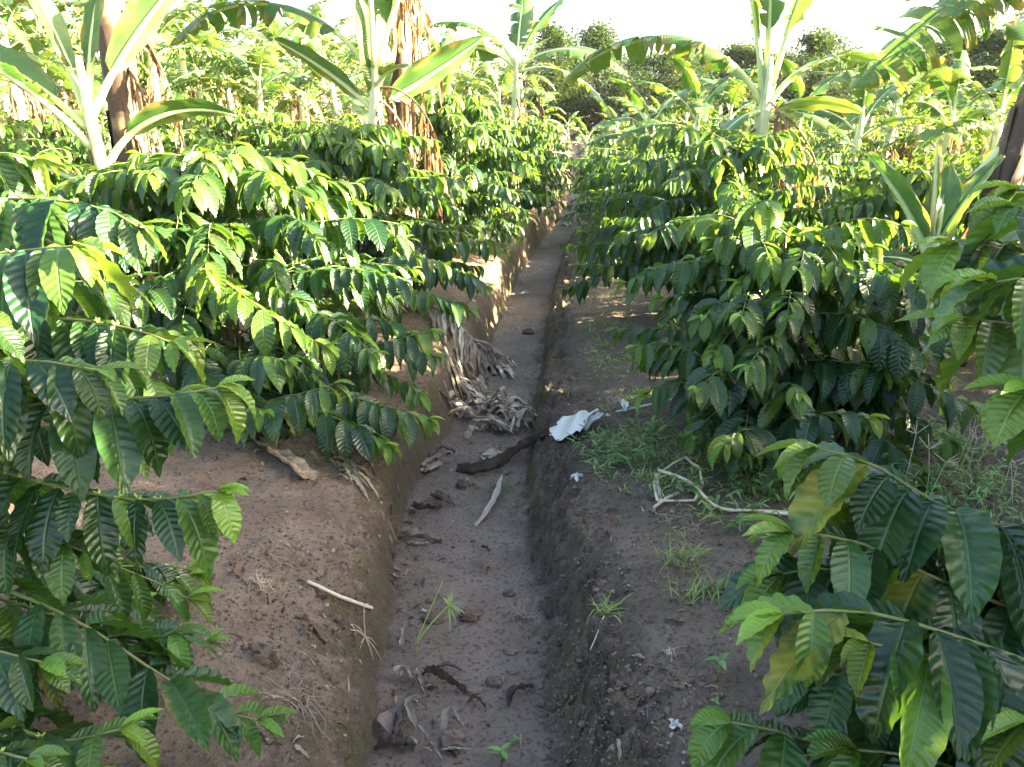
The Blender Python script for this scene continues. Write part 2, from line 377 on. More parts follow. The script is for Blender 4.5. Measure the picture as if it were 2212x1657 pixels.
def coffee_branch(bag, mbB, path, r, leafL=.2, spacing=.065, start=.2, r0=.006, k=6, tipyoung=.9, buds=None, hang=1.0, basetint=.12, lit=0.0, p0r=(-24, 24), p1r=(62, 98), wr=(.36, .47), spr=0.0):
    """leaf pairs along a branch, hanging down from their stalks"""
    tipyoung = tipyoung * r.uniform(.45, 1.1); path = np.asarray(path); L = np.concatenate([[0], np.cumsum(np.linalg.norm(np.diff(path, axis=0), axis=1))]); T = L[-1]
    mbB.tube(path, np.linspace(r0, r0 * .35, len(path)), k, tint=.5)
    n = max(2, int(T * (1 - start) / spacing)); side0 = r.random() < .5
    for i in range(n + 1):
        q = T * start + (T * (1 - start)) * i / n; f = i / n
        p = np.array([np.interp(q, L, path[:, a]) for a in range(3)])
        j = min(max(int(np.searchsorted(L, q)), 1), len(path) - 1); t = path[j] - path[j - 1]; az = math.atan2(t[1], t[0]); bp = math.asin(max(-1, min(1, t[2] / (np.linalg.norm(t) + 1e-9))))
        last = n - i
        for sg in (-1, 1):
            if last > 1 and r.random() < .10: continue
            spread = R(70 - 38 * f ** 3 + r.uniform(-28, 28))
            tip = max(0.0, 1 - last / 3.0)
            Lf = leafL * (1 - .42 * tip ** 1.5) * r.uniform(.62, 1.18)
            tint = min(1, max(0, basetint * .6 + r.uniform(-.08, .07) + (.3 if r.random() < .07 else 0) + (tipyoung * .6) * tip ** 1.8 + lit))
            p1 = R(-r.uniform(*p1r)) * hang
            bag.add(p, az + sg * spread, R(r.uniform(*p0r) * hang) + bp * .3, p1, Lf, Lf * r.uniform(*wr), R(r.uniform(-40, 40)) , R(r.uniform(2, 42)), r.uniform(.02, .055), tint)
        if buds is not None and .1 < f < .85 and r.random() < buds[1]:
            cl = MB(); buds[0].append(cl)
            for _ in range(r.randint(3, 7)):
                a = r.uniform(0, 6.28); d = np.array([math.cos(a) * .7, math.sin(a) * .7, r.uniform(.3, 1)])
                cl.tube([p, p + d * r.uniform(.006, .010), p + d * r.uniform(.011, .014)], [.0014, .0024, .001], 5, tint=.8)
    # terminal pair, small and young
    t = path[-1] - path[-2]; az = math.atan2(t[1], t[0])
    for sg in (-1, 1):
        bag.add(path[-1], az + sg * R(r.uniform(8, 30)), R(r.uniform(15, 50)), R(-r.uniform(0, 45)), leafL * r.uniform(.32, .55), leafL * r.uniform(.13, .2), R(r.uniform(-20, 20)), R(r.uniform(15, 40)), .02, min(1, .25 + .7 * tipyoung))

def coffee_plant(seed, H=1.25, RAD=.85, stems=3, step=.11, leafL=.19, nu=10, nv=4, spacing=.07, loc=(0, 0, 0), name='coffee_bush', far=False, azskip=None, lit=0.0, lowfrac=.06, extra=()):
    r = random.Random(seed); bag = LeafBag(); fb = MB(); bb = MB(); sb = MB()
    for k in range(stems):
        a0 = k / stems * 6.28 + r.uniform(-.5, .5); lean = r.uniform(.06, .2); top = np.array([math.cos(a0) * lean, math.sin(a0) * lean, H * r.uniform(.84, 1.0)])
        b0 = np.array([math.cos(a0) * .05, math.sin(a0) * .05, -.06])
        sp = smooth_path([b0, b0 * .5 + top * .5 + np.array([r.uniform(-.04, .04), r.uniform(-.04, .04), 0]), top], 9)
        sb.tube(sp, np.linspace(.018, .006, 9), 5 if far else 7, tint=.4)
        z = H * lowfrac + r.uniform(0, .08); ang = r.uniform(0, 6.28)
        while z < top[2]:
            ang += 1.57 + r.uniform(-.3, .3); f = z / H
            for sg in (0, math.pi):
                az = ang + sg + r.uniform(-.3, .3)
                if r.random() < .10: continue
                ln = RAD * (max(0.05, 1 - f ** 2.6)) ** .6 * r.uniform(.72, 1.12); ln = max(ln, .16)
                base = np.array([np.interp(z, sp[:, 2], sp[:, a]) for a in range(3)])
                p0 = R(r.uniform(8, 40)) + f * .35; p1 = R(-r.uniform(12, 52)) * (1 if f > .3 else .75)
                q = np.linspace(0, 1, 8); th = p0 + (p1 - p0) * q; wig = az + (q - .3) * r.uniform(-.35, .35)
                st = np.stack([np.cos(th) * np.cos(wig), np.cos(th) * np.sin(wig), np.sin(th)], -1) * ln / 7
                path = base + np.concatenate([[np.zeros(3)], np.cumsum(st[:-1], 0)])
                path[:, 2] = np.maximum(path[:, 2], .05)
                coffee_branch(bag, bb, path, r, leafL, spacing, .22, .005, 4 if far else 5, basetint=.03 + .45 * f ** 3, tipyoung=r.uniform(.0, 1.0), lit=lit)  # tint rises with height: young growth, and sunlit tops painted into the leaves
            z += step * r.uniform(.8, 1.2)
        # shoot tip
        for _ in range(4):
            bag.add(top, r.uniform(0, 6.28), R(r.uniform(30, 70)), R(r.uniform(-60, 10)), leafL * .6, leafL * .24, 0, R(25), .03, .85)
    for (pts, kw) in extra:
        pts = [np.asarray(q) - np.asarray(loc) for q in pts]; pts = [np.array([0, 0, max(.1, pts[0][2] - .05)])] + pts
        a = dict(leafL=leafL, spacing=spacing, start=.25, r0=.006, k=6, basetint=.10, tipyoung=.9); a.update(kw)
        coffee_branch(bag, bb, smooth_path(pts, 16), r, **a)
    bag.flush(fb, nu, nv)
    root = empty(name, loc)
    m = M['coffee_far'] if far else M['coffee']
    fb.build('foliage', m, root); bb.build('branches', M['branch'], root); sb.build('stem', M['stem'], root)
    return root

# ------------------------------------------------------------------ banana
def ribbon(mb, pts, w, mat=0, curl=.5, n=14, cross=6, tw=0.0, tip=.35, side=None):
    """a dry strip of leaf lying along pts, curled across"""
    c = smooth_path(pts, n); t = np.gradient(c, axis=0); t /= np.linalg.norm(t, axis=1)[:, None] + 1e-9
    b = np.cross(t, [0, 0, 1.0]); b /= np.linalg.norm(b, axis=1)[:, None] + 1e-9; nn = np.cross(b, t)
    s = np.linspace(0, 1, n); a = tw * s + rng.uniform(-.3, .3)
    bb = b * np.cos(a)[:, None] + nn * np.sin(a)[:, None]; nn = nn * np.cos(a)[:, None] - b * np.sin(a)[:, None]
    ww = w * .5 * np.maximum(np.sin(np.pi * np.clip(s * .9 + .08, 0, 1)) ** .5, .1) * (1 - (1 - tip) * s); v = np.linspace(-1, 1, cross)
    P = c[:, None] + bb[:, None] * (v[None] * ww[:, None])[..., None] + nn[:, None] * ((v[None] ** 2) * ww[:, None] * curl)[..., None]
    ck = rng.uniform(0, 90); Ln = float(np.linalg.norm(np.diff(c, axis=0), axis=1).sum())
    P = P + nn[:, None] * (w * .55 * perlin(s[:, None] * max(3.0, Ln / w * 1.6) + ck, v[None] * 1.7 + ck))[..., None] + bb[:, None] * (w * .4 * perlin(s[:, None] * 5 + ck, v[None] * .8 + 3))[..., None]
    P = P + rng.normal(0, w * .02, P.shape)
    mb.grids(P[None], np.stack(np.broadcast_arrays(s[:, None], v[None] * .5 + .5), -1), np.array([.5]), np.array([rng.random()]), mat)
def banana_leaf(base, az, p0, p1, L, W, pet=.2, tears=10, roll=0.0, droop=.9, dead=False, r=rnd, tint=None, bend=1.0, fine=True, ribr=.02, parent=None, loc=None, azb=0.0, name=None):
    mb = MB(); n = 26 if fine else 12
    q = np.linspace(0, 1, n); th = p0 + (p1 - p0) * q ** bend; aa = az + azb * q
    t = np.stack([np.cos(th) * np.cos(aa), np.cos(th) * np.sin(aa), np.sin(th)], -1)
    tot = L + pet; c = np.asarray(base) + np.concatenate([[np.zeros(3)], np.cumsum((t[1:] + t[:-1]) * .5 * tot / (n - 1), 0)])
    rbm = MB() if (fine and not dead) else mb
    rbm.tube(c, np.linspace(ribr, ribr * .18, n), 7 if fine else 4, mat=0 if (rbm is not mb or dead) else 1, tint=.5)
    nrm = np.stack([-np.sin(th) * np.cos(aa), -np.sin(th) * np.sin(aa), np.cos(th)], -1); sd = np.cross(nrm, t)
    b = sd * math.cos(roll) + nrm * math.sin(roll); nrm = nrm * math.cos(roll) - sd * math.sin(roll)
    if dead:
        for i in range(int(tears * 1.5)):
            j = r.randint(2, n - 1); a = c[j]; ln = W * r.uniform(.7, 1.9); o2 = (sd[j] * r.choice((-1, 1)) * r.uniform(.2, 1) + nrm[j] * r.uniform(-.5, .5)) * W * r.uniform(.15, .5)
            ribbon(mb, [a, a + o2 * .7 - np.array([0, 0, ln * .3]), a + o2 - np.array([0, 0, ln])], r.uniform(.015, .055), curl=r.uniform(-.9, .9), n=10, cross=4, tw=r.uniform(-1.8, 1.8))
        return mb.build(name or 'dead_leaf', M['dead'], parent)
    s0 = pet / tot
    I = lambda A, s: np.stack([np.interp(s, q, A[:, i]) for i in range(3)], -1)
    tv = tint if tint is not None else r.uniform(.25, .75)
    for sg in (-1, 1):
        cuts = [0.0] + sorted(r.uniform(.03, .97) for _ in range(tears)) + [1.0]
        for a, e in zip(cuts[:-1], cuts[1:]):
            if e - a < .004: continue
            rows = max(3, int((e - a) * (26 if fine else 14)) + 2); cols = 6 if fine else 4
            ss = np.linspace(a, e, rows); sl = s0 + (1 - s0) * ss
            w = W * .5 * np.maximum(np.sin(np.pi * np.clip(ss, 0.004, .996) ** .72), 0) ** .55
            cc = I(c, sl); bb = I(b, sl) * sg; nn = I(nrm, sl); tt = I(t, sl)
            narrow = tears > 2
            dj = droop * r.uniform(.6, 1.7) if narrow else droop
            f0 = R(18); fw = r.uniform(.05, .35) if narrow else .12
            vv = np.linspace(0, 1, cols); P = np.zeros((rows, cols, 3)); P[:, 0] = cc + nn * ribr * .4
            mean = (a + e) / 2; shrink = (r.uniform(.3, .7) if dead else r.uniform(.15, .6)) if narrow else 0
            wob = r.uniform(-.55, .55) if narrow else 0
            for j in range(1, cols):
                vm = (vv[j] + vv[j - 1]) / 2; ang = f0 - dj * vm ** .8 + .10 * math.sin(3 * vm + sg) + wob * vm
                dirn = bb * math.cos(ang) + nn * math.sin(ang) + tt * fw * vm
                P[:, j] = P[:, j - 1] + dirn * (w * (vv[j] - vv[j - 1]))[:, None]
                if not narrow: P[:, j] += nn * (math.sin(5.0 * vm) * .02) * np.sin(ss * 17 + sg)[:, None] * vm
            if shrink:
                ctr = P.mean(0, keepdims=True); P = P + (ctr - P) * (shrink * vv[None, :, None] ** 1.5)
                P[:, -1] += rng.normal(0, .012, (rows, 3))
            UV = np.stack(np.broadcast_arrays(ss[:, None], vv[None]), -1)
            mb.grids(P[None], UV, np.array([tv]), np.array([r.random()]), 0)
    o = mb.build(name or 'leaf', [M['banana'], M['rib']], parent)
    if rbm is not mb: rbm.build('midrib', M['rib'], o)
    return o

def pseudostem(pts, rad, parent, old=False, k=12, sheaths=5, r=rnd):
    mb = MB(); p = smooth_path(pts, 14); rr = np.interp(np.linspace(0, 1, 14), np.linspace(0, 1, len(rad)), rad)
    mb.tube(p, rr, k, tint=.5, jitter=.05)
    for i in range(sheaths):      # overlapping leaf sheaths wrapped round the stem
        a = i / max(sheaths, 1) * .75 + r.uniform(0, .1); e = min(1, a + r.uniform(.25, .45)); az = r.uniform(0, 6.28); ha = r.uniform(.7, 1.3)
        s = np.linspace(a, e, 8); g = np.linspace(-ha, ha, 7)
        cp = np.stack([np.interp(s, np.linspace(0, 1, 14), p[:, j]) for j in range(3)], -1); rs = np.interp(s, np.linspace(0, 1, 14), rr)
        out = rs[:, None] * 1.07 + .004 + .025 * np.maximum(0, (s - a) / (e - a) - .7)[:, None]
        gg = az + g[None] * (1 - .5 * ((s - a) / (e - a)) ** 2)[:, None]
        P = cp[:, None] + np.stack([np.cos(gg) * out, np.sin(gg) * out, np.zeros_like(gg)], -1)
        mb.grids(P[None], np.stack(np.broadcast_arrays(s[:, None], (g[None] + 1.3) / 2.6), -1), np.array([.5]), np.array([r.random()]), 0)
    return mb.build('pseudostem', M['pstem_old'] if old else M['pstem'], parent)

def banana_generic(seed, H=1.9, leaves=8, L=1.35, W=.48, deadn=3, fine=False, tears=14, loc=(0, 0, 0)):
    r = random.Random(seed); root = empty('banana_plant', loc)
    lean = np.array([r.uniform(-.15, .15), r.uniform(-.15, .15), 0])
    pseudostem([np.array([0, 0, -.1]), lean * .4 + np.array([0, 0, H * .5]), lean + np.array([0, 0, H]), lean + np.array([0, 0, H + .15])], [.105, .09, .055, .02], root, k=8, r=r, sheaths=4)
    top = lean + np.array([0, 0, H])
    for i in range(leaves):
        az = i * 2.399 + r.uniform(-.4, .4); f = i / (leaves - 1)
        p0 = R(84 - 52 * f + r.uniform(-8, 8)); p1 = R(10 - 85 * f + r.uniform(-20, 15))
        banana_leaf(top - np.array([0, 0, .25 * f]), az, p0, p1, L * r.uniform(.75, 1.1), W * r.uniform(.85, 1.1), .25, int(tears * r.uniform(.6, 1.5) * (.5 + f)), R(r.uniform(-25, 25)), r.uniform(.7, 1.3), False, r, None, .9, fine, .018, root)
    for i in range(deadn):
        banana_leaf(top - np.array([0, 0, .3 + .1 * i]), r.uniform(0, 6.28), R(-r.uniform(5, 50)), R(-88), L * r.uniform(.5, .75), W * .5, .15, 14, R(r.uniform(-60, 60)), 1.2, True, r, None, .5, fine, .012, root)
    return root

# ================================================================== GROUND
def build_ground():
    um = np.arange(-1.0, 1.0001, .015); us = [1.0]
    while us[-1] < 3.2: us.append(us[-1] + .045)
    while us[-1] < 420: us.append(us[-1] * 1.16)
    us = np.array(us[1:]); u = np.concatenate([-us[::-1], um, us])
    ys = [.7]
    while ys[-1] < 5: ys.append(ys[-1] + .019)
    while ys[-1] < 12: ys.append(ys[-1] + .04)
    while ys[-1] < 30: ys.append(ys[-1] + .14)
    while ys[-1] < 420: ys.append(ys[-1] * 1.12)
    y = np.concatenate([[-60, -30, -14, -7, -4, -2.5, -1.5, -.8, -.3, 0, .2, .4, .55], ys])
    Y, U = np.meshgrid(y, u, indexing='ij'); X = U + cxy(Y)
    Z = ground_z(X, Y); P = np.stack([X, Y, Z], -1)
    hw = np.interp(Y, [0, 1.8, 3.4, 5.0, 9, 14, 30], [.28, .29, .31, .235, .225, .21, .2])
    dl = -U - hw; dr = U - hw
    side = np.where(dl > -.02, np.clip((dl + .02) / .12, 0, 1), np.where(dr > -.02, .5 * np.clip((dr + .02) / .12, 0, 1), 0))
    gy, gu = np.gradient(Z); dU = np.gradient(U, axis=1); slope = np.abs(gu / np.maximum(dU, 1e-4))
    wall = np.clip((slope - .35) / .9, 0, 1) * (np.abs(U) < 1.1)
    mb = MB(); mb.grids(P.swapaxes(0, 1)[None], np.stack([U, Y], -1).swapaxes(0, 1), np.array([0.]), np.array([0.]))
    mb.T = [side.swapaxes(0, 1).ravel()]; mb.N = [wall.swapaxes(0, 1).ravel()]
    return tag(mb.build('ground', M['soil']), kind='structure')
build_ground()

# ================================================================== COFFEE BUSHES
def hand_plant(name, label, stem_pts, branches, leafL, seed, group=None, shape={}, nu=26, nv=6, spacing=.06, buds=.45, basetint=.08, extra=0):
    r = random.Random(seed); root = empty(name, (0, 0, 0)); bag = LeafBag(); fb, bb, sb, bu = MB(), MB(), MB(), []
    sp = smooth_path(stem_pts, 12); sb.tube(sp, np.linspace(.022, .008, 12), 8, tint=.4)
    for br in branches:
        pts, kw = br if isinstance(br, tuple) else (br, {})
        first = pts[0]; i = int(np.argmin(np.abs(sp[:, 2] - (first[2] - .05)))); pts = [sp[i]] + list(pts)
        path = smooth_path(pts, 16)
        a = dict(leafL=leafL, spacing=spacing, start=.18, r0=.0065, k=7, basetint=basetint, buds=(bu, buds), tipyoung=.75); a.update(shape); a.update(kw)
        coffee_branch(bag, bb, path, r, **a)
    for _ in range(extra):      # inner branches, away from the path
        i = r.randint(2, 7); az = r.uniform(0, 6.28)
        d = np.array([math.cos(az), math.sin(az), 0])
        path = [sp[i] + d * q * .55 + np.array([0, 0, .10 * q - .26 * q * q]) for q in np.linspace(0, 1, 8)]
        if any(p[1] < .62 and abs(p[0]) < .9 for p in path): continue
        coffee_branch(bag, bb, path, r, leafL * .95, .075, .2, .005, 6, basetint=.08, buds=(bu, .2), **shape)
    bag.flush(fb, nu, nv)
    o1 = fb.build('foliage', M['coffee'], root); ob = bb.build('branches', M['branch'], root); sb.build('stem', M['stem'], root)
    for cl in bu: cl.build('flower_bud', M['bud'], ob)
    return tag(root, label, 'coffee bush', group)

# right foreground bush, close to the lens
rb = (1.42, 1.25)
stem = [np.array([rb[0], rb[1], GZ(*rb) - .05]), np.array([1.38, 1.25, .7]), np.array([1.36, 1.3, 1.6])]
hand_plant('coffee_bush', 'dark coffee bush nearest the camera on the right, big glossy leaves over bare soil', stem, [
    ([PD(2420, 1240, 1.50), PD(2200, 1150, 1.42), PD(2030, 1090, 1.38), PD(1880, 1000, 1.34), PD(1770, 970, 1.32)], dict(tipyoung=.7)),
    ([PD(2450, 1420, 1.5), PD(2200, 1320, 1.42), PD(2000, 1240, 1.36), PD(1850, 1170, 1.34), PD(1710, 1150, 1.32)], dict(tipyoung=.6)),
    ([PD(2450, 1520, 1.35), PD(2250, 1440, 1.28), PD(2050, 1370, 1.22), PD(1860, 1320, 1.2), PD(1690, 1325, 1.18)], dict(leafL=.22, tipyoung=.7)),
    ([PD(2450, 1700, 1.3), PD(2200, 1500, 1.24), PD(2020, 1420, 1.2), PD(1880, 1390, 1.18)], dict(leafL=.22)),
    ([PD(2400, 1900, 1.45), PD(2050, 1740, 1.42), PD(1850, 1650, 1.40), PD(1720, 1590, 1.38), PD(1580, 1560, 1.37)], dict(leafL=.21, tipyoung=.7)),
    ([PD(2500, 620, 1.6), PD(2300, 560, 1.55), PD(2180, 530, 1.5), PD(2070, 530, 1.48)], dict(leafL=.21)),
    ([PD(2480, 800, 1.5), PD(2300, 720, 1.42), PD(2180, 700, 1.38), PD(2090, 690, 1.36)], dict(leafL=.22, tipyoung=.8)),
    ([PD(2500, 470, 1.7), PD(2330, 420, 1.62), PD(2200, 410, 1.58)], dict(leafL=.21)),
    ([PD(2500, 1850, 1.25), PD(2330, 1650, 1.2), PD(2220, 1560, 1.16)], dict(leafL=.21, tipyoung=.4)),
    ([PD(2500, 950, 1.4), PD(2350, 860, 1.35), PD(2230, 840, 1.3)], dict(leafL=.21, tipyoung=.8)),
    ([PD(2520, 700, 1.35), PD(2360, 620, 1.32), PD(2240, 600, 1.3), PD(2150, 610, 1.3)], dict(leafL=.215, tipyoung=.9)),
    ([PD(2520, 560, 1.45), PD(2400, 470, 1.42), PD(2280, 440, 1.4), PD(2190, 450, 1.4)], dict(leafL=.215, tipyoung=.4)),
    ([PD(2450, 1560, 1.45), PD(2200, 1420, 1.4), PD(1980, 1300, 1.38), PD(1800, 1230, 1.36), PD(1690, 1240, 1.35)], dict(leafL=.22, tipyoung=.2)),
    ([PD(2450, 1350, 1.55), PD(2200, 1240, 1.5), PD(1990, 1150, 1.46), PD(1850, 1090, 1.44)], dict(leafL=.21, tipyoung=.1)),
    ([PD(2450, 1700, 1.5), PD(2150, 1560, 1.45), PD(1930, 1480, 1.42), PD(1760, 1450, 1.4)], dict(leafL=.21, tipyoung=.1)),
    ([PD(2450, 1900, 1.35), PD(2200, 1720, 1.32), PD(2000, 1640, 1.3), PD(1850, 1620, 1.3)], dict(leafL=.22, tipyoung=.3)),
    ([PD(2480, 1300, 1.6), PD(2300, 1260, 1.55), PD(2150, 1240, 1.52), PD(2020, 1260, 1.5)], dict(leafL=.22, tipyoung=.2)),
    ([PD(2480, 1600, 1.5), PD(2300, 1560, 1.46), PD(2150, 1530, 1.42), PD(1990, 1560, 1.4)], dict(leafL=.21, tipyoung=.3)),
], .21, 21, spacing=.05, extra=12, shape=dict(p0r=(-16, 24), p1r=(52, 92), wr=(.42, .52)), buds=.12)

# left foreground bush
lb = (-1.45, 1.75)
stem = [np.array([lb[0], lb[1], GZ(*lb) - .05]), np.array([-1.42, 1.78, .7]), np.array([-1.38, 1.85, 1.55])]
hand_plant('coffee_bush', 'coffee bush nearest the camera on the left, budding branches drooping over the bank', stem, [
    ([PD(-250, 930, 1.75), PD(-60, 890, 1.66), PD(150, 868, 1.6), PD(330, 858, 1.56), PD(470, 838, 1.54)], dict(leafL=.20, tipyoung=.75, spacing=.046)),
    ([PD(-250, 1020, 1.8), PD(-50, 1010, 1.74), PD(140, 1055, 1.7), PD(320, 1080, 1.68), PD(470, 1060, 1.66)], dict(leafL=.20, tipyoung=.9)),
    ([PD(-250, 720, 1.85), PD(-40, 690, 1.8), PD(150, 690, 1.74), PD(290, 712, 1.7), PD(370, 740, 1.68)], dict(leafL=.20, tipyoung=.4)),
    ([PD(-250, 600, 1.8), PD(-60, 560, 1.7), PD(70, 540, 1.64), PD(165, 532, 1.6)], dict(leafL=.235, tipyoung=1.0)),
    ([PD(-300, 500, 2.0), PD(-80, 440, 1.95), PD(80, 430, 1.9), PD(220, 450, 1.88), PD(300, 490, 1.86)], dict(leafL=.20, tipyoung=.4)),
    ([PD(-300, 380, 2.2), PD(-120, 340, 2.15), PD(0, 330, 2.1), PD(80, 345, 2.1)], dict(leafL=.2, tipyoung=1.0)),
    ([PD(-200, 830, 1.6), PD(-60, 790, 1.55), PD(80, 780, 1.52), PD(210, 800, 1.5)], dict(leafL=.20, tipyoung=.3)),
    ([PD(-250, 660, 2.1), PD(-20, 640, 2.05), PD(120, 610, 2.0), PD(260, 610, 2.0)], dict(leafL=.195)),
    ([PD(-250, 1180, 1.8), PD(-80, 1150, 1.76), PD(60, 1150, 1.72), PD(180, 1190, 1.7)], dict(leafL=.195)),
    ([PD(-250, 960, 2.1), PD(0, 930, 2.1), PD(140, 920, 2.1), PD(260, 950, 2.1)], dict(leafL=.195, tipyoung=.3)),
    ([PD(-200, 740, 1.5), PD(-120, 700, 1.45), PD(-40, 690, 1.4)], dict(leafL=.2, tipyoung=.2)),
], .20, 33, shape=dict(p0r=(-30, 14), p1r=(66, 100)), spacing=.046, extra=12)
lb = (-1.25, 1.35)
stem = [np.array([lb[0], lb[1], GZ(*lb) - .05]), np.array([-1.23, 1.36, .3]), np.array([-1.24, 1.38, .72])]
hand_plant('coffee_bush', 'low coffee bush in the bottom left corner, its branches trailing on the soil', stem, [
    ([PD(-200, 1230, 1.75), PD(0, 1270, 1.74), PD(180, 1350, 1.75), PD(350, 1460, 1.78), PD(480, 1535, 1.8), PD(555, 1555, 1.8)], dict(leafL=.19, tipyoung=.7, buds=None)),
    ([PD(-150, 1500, 1.6), PD(0, 1560, 1.6), PD(130, 1600, 1.6), PD(260, 1575, 1.58)], dict(leafL=.195, tipyoung=1.0)),
    ([PD(-100, 1280, 1.85), PD(120, 1330, 1.86), PD(260, 1370, 1.86), PD(370, 1370, 1.86)], dict(leafL=.19, tipyoung=.2)),
    ([PD(-200, 1380, 1.65), PD(-40, 1400, 1.62), PD(90, 1430, 1.6)], dict(leafL=.2, tipyoung=.4)),
    ([PD(-150, 1640, 1.5), PD(-40, 1620, 1.48), PD(60, 1640, 1.46)], dict(leafL=.2, tipyoung=.5)),
    ([PD(-100, 1700, 1.6), PD(80, 1700, 1.6), PD(180, 1690, 1.6)], dict(leafL=.195, tipyoung=.9)),
], .19, 45, shape=dict(p0r=(-15, 32), p1r=(35, 85)), spacing=.055, extra=6)

# middle bushes on both sides of the trench, each grown on its own
L2X = [([PD(480, 850, 3.8), PD(520, 860, 3.5), PD(570, 890, 3.3)], {}), ([PD(560, 900, 3.9), PD(680, 900, 3.8), PD(790, 920, 3.7)], {}), ([PD(620, 900, 4.0), PD(760, 880, 3.9), PD(880, 910, 3.8)], {}), ([PD(620, 790, 4.0), PD(740, 760, 3.9), PD(850, 735, 3.85), PD(925, 715, 3.8)], {}), ([PD(600, 850, 3.9), PD(720, 850, 3.75), PD(840, 880, 3.65), PD(925, 905, 3.6)], {}),
       ([PD(560, 860, 3.8), PD(640, 870, 3.6), PD(740, 910, 3.5), PD(830, 960, 3.45)], {}), ([PD(420, 560, 3.7), PD(500, 620, 3.5), PD(600, 690, 3.4), PD(700, 750, 3.4)], dict(tipyoung=1, basetint=.5)),  # diagonal branch tinted yellow all along, sunlight put into its leaf colour
       ([PD(560, 880, 3.7), PD(600, 860, 3.4), PD(650, 850, 3.25), PD(720, 830, 3.2)], {}), ([PD(600, 700, 4.0), PD(720, 690, 3.95), PD(820, 690, 3.95), PD(880, 720, 3.9)], {}), ([PD(520, 780, 3.7), PD(560, 770, 3.4), PD(620, 780, 3.3)], {}), ([PD(640, 820, 4.0), PD(760, 800, 3.95), PD(870, 820, 3.95), PD(905, 850, 3.9)], {})]
R2X = [([PD(1620, 830, 3.5), PD(1560, 800, 3.3), PD(1510, 840, 3.2)], {}), ([PD(1690, 860, 3.4), PD(1710, 830, 3.2), PD(1725, 850, 3.1)], dict(tipyoung=1)), ([PD(1560, 880, 3.6), PD(1490, 830, 3.6), PD(1440, 830, 3.6), PD(1400, 850, 3.6)], {}),
       ([PD(1550, 780, 3.7), PD(1440, 740, 3.7), PD(1380, 750, 3.65)], {}), ([PD(1760, 800, 3.6), PD(1850, 780, 3.5), PD(1920, 790, 3.45)], dict(tipyoung=1)), ([PD(1720, 900, 3.4), PD(1800, 890, 3.2), PD(1880, 900, 3.1)], {}), ([PD(1640, 920, 3.4), PD(1600, 930, 3.2), PD(1570, 960, 3.1)], dict(tipyoung=1))]
L3X = [([PD(840, 600, 5.8), PD(930, 580, 5.7), PD(1000, 590, 5.6), PD(1050, 620, 5.6)], {}), ([PD(850, 560, 6.2), PD(960, 530, 6.1), PD(1040, 520, 6.1), PD(1085, 540, 6.1)], {}), ([PD(800, 620, 5.6), PD(860, 620, 5.3), PD(940, 640, 5.2), PD(1010, 670, 5.2)], {}), ([PD(820, 560, 5.6), PD(880, 550, 5.4), PD(960, 570, 5.3)], {})]
def bush_at(px, y, label, seed, group='coffee bushes lining the trench', zc=.6, **kw):
    x = XY(px, y, zc); z = GZ(x, y)
    return tag(coffee_plant(seed, loc=(x, y, z), **kw), label, 'coffee bush', group)
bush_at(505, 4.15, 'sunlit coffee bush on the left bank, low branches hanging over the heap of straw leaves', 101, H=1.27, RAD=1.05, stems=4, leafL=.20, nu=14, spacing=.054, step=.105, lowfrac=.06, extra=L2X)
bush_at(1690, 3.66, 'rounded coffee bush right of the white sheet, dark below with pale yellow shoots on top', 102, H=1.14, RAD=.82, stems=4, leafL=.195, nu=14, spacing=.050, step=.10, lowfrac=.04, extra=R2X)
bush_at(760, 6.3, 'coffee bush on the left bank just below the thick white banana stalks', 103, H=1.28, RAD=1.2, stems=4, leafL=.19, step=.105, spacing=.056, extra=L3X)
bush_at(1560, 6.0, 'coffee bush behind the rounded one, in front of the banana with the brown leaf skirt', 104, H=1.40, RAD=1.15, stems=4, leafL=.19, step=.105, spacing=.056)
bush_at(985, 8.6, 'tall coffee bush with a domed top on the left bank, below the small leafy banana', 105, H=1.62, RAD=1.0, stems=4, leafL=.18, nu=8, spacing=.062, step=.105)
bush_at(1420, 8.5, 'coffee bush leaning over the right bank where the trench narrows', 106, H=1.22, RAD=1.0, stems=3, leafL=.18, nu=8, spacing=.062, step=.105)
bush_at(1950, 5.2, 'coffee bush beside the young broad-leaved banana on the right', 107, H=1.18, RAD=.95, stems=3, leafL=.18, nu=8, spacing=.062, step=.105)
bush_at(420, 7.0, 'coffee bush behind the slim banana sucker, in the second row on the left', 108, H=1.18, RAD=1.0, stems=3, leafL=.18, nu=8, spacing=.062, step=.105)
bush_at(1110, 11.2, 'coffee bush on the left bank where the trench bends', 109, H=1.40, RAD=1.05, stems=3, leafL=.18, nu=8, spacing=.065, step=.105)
bush_at(60, 5.4, 'coffee bush at the left edge behind the nearest bush, glowing yellow green', 110, H=1.15, RAD=.9, stems=3, leafL=.2, nu=10, spacing=.06)

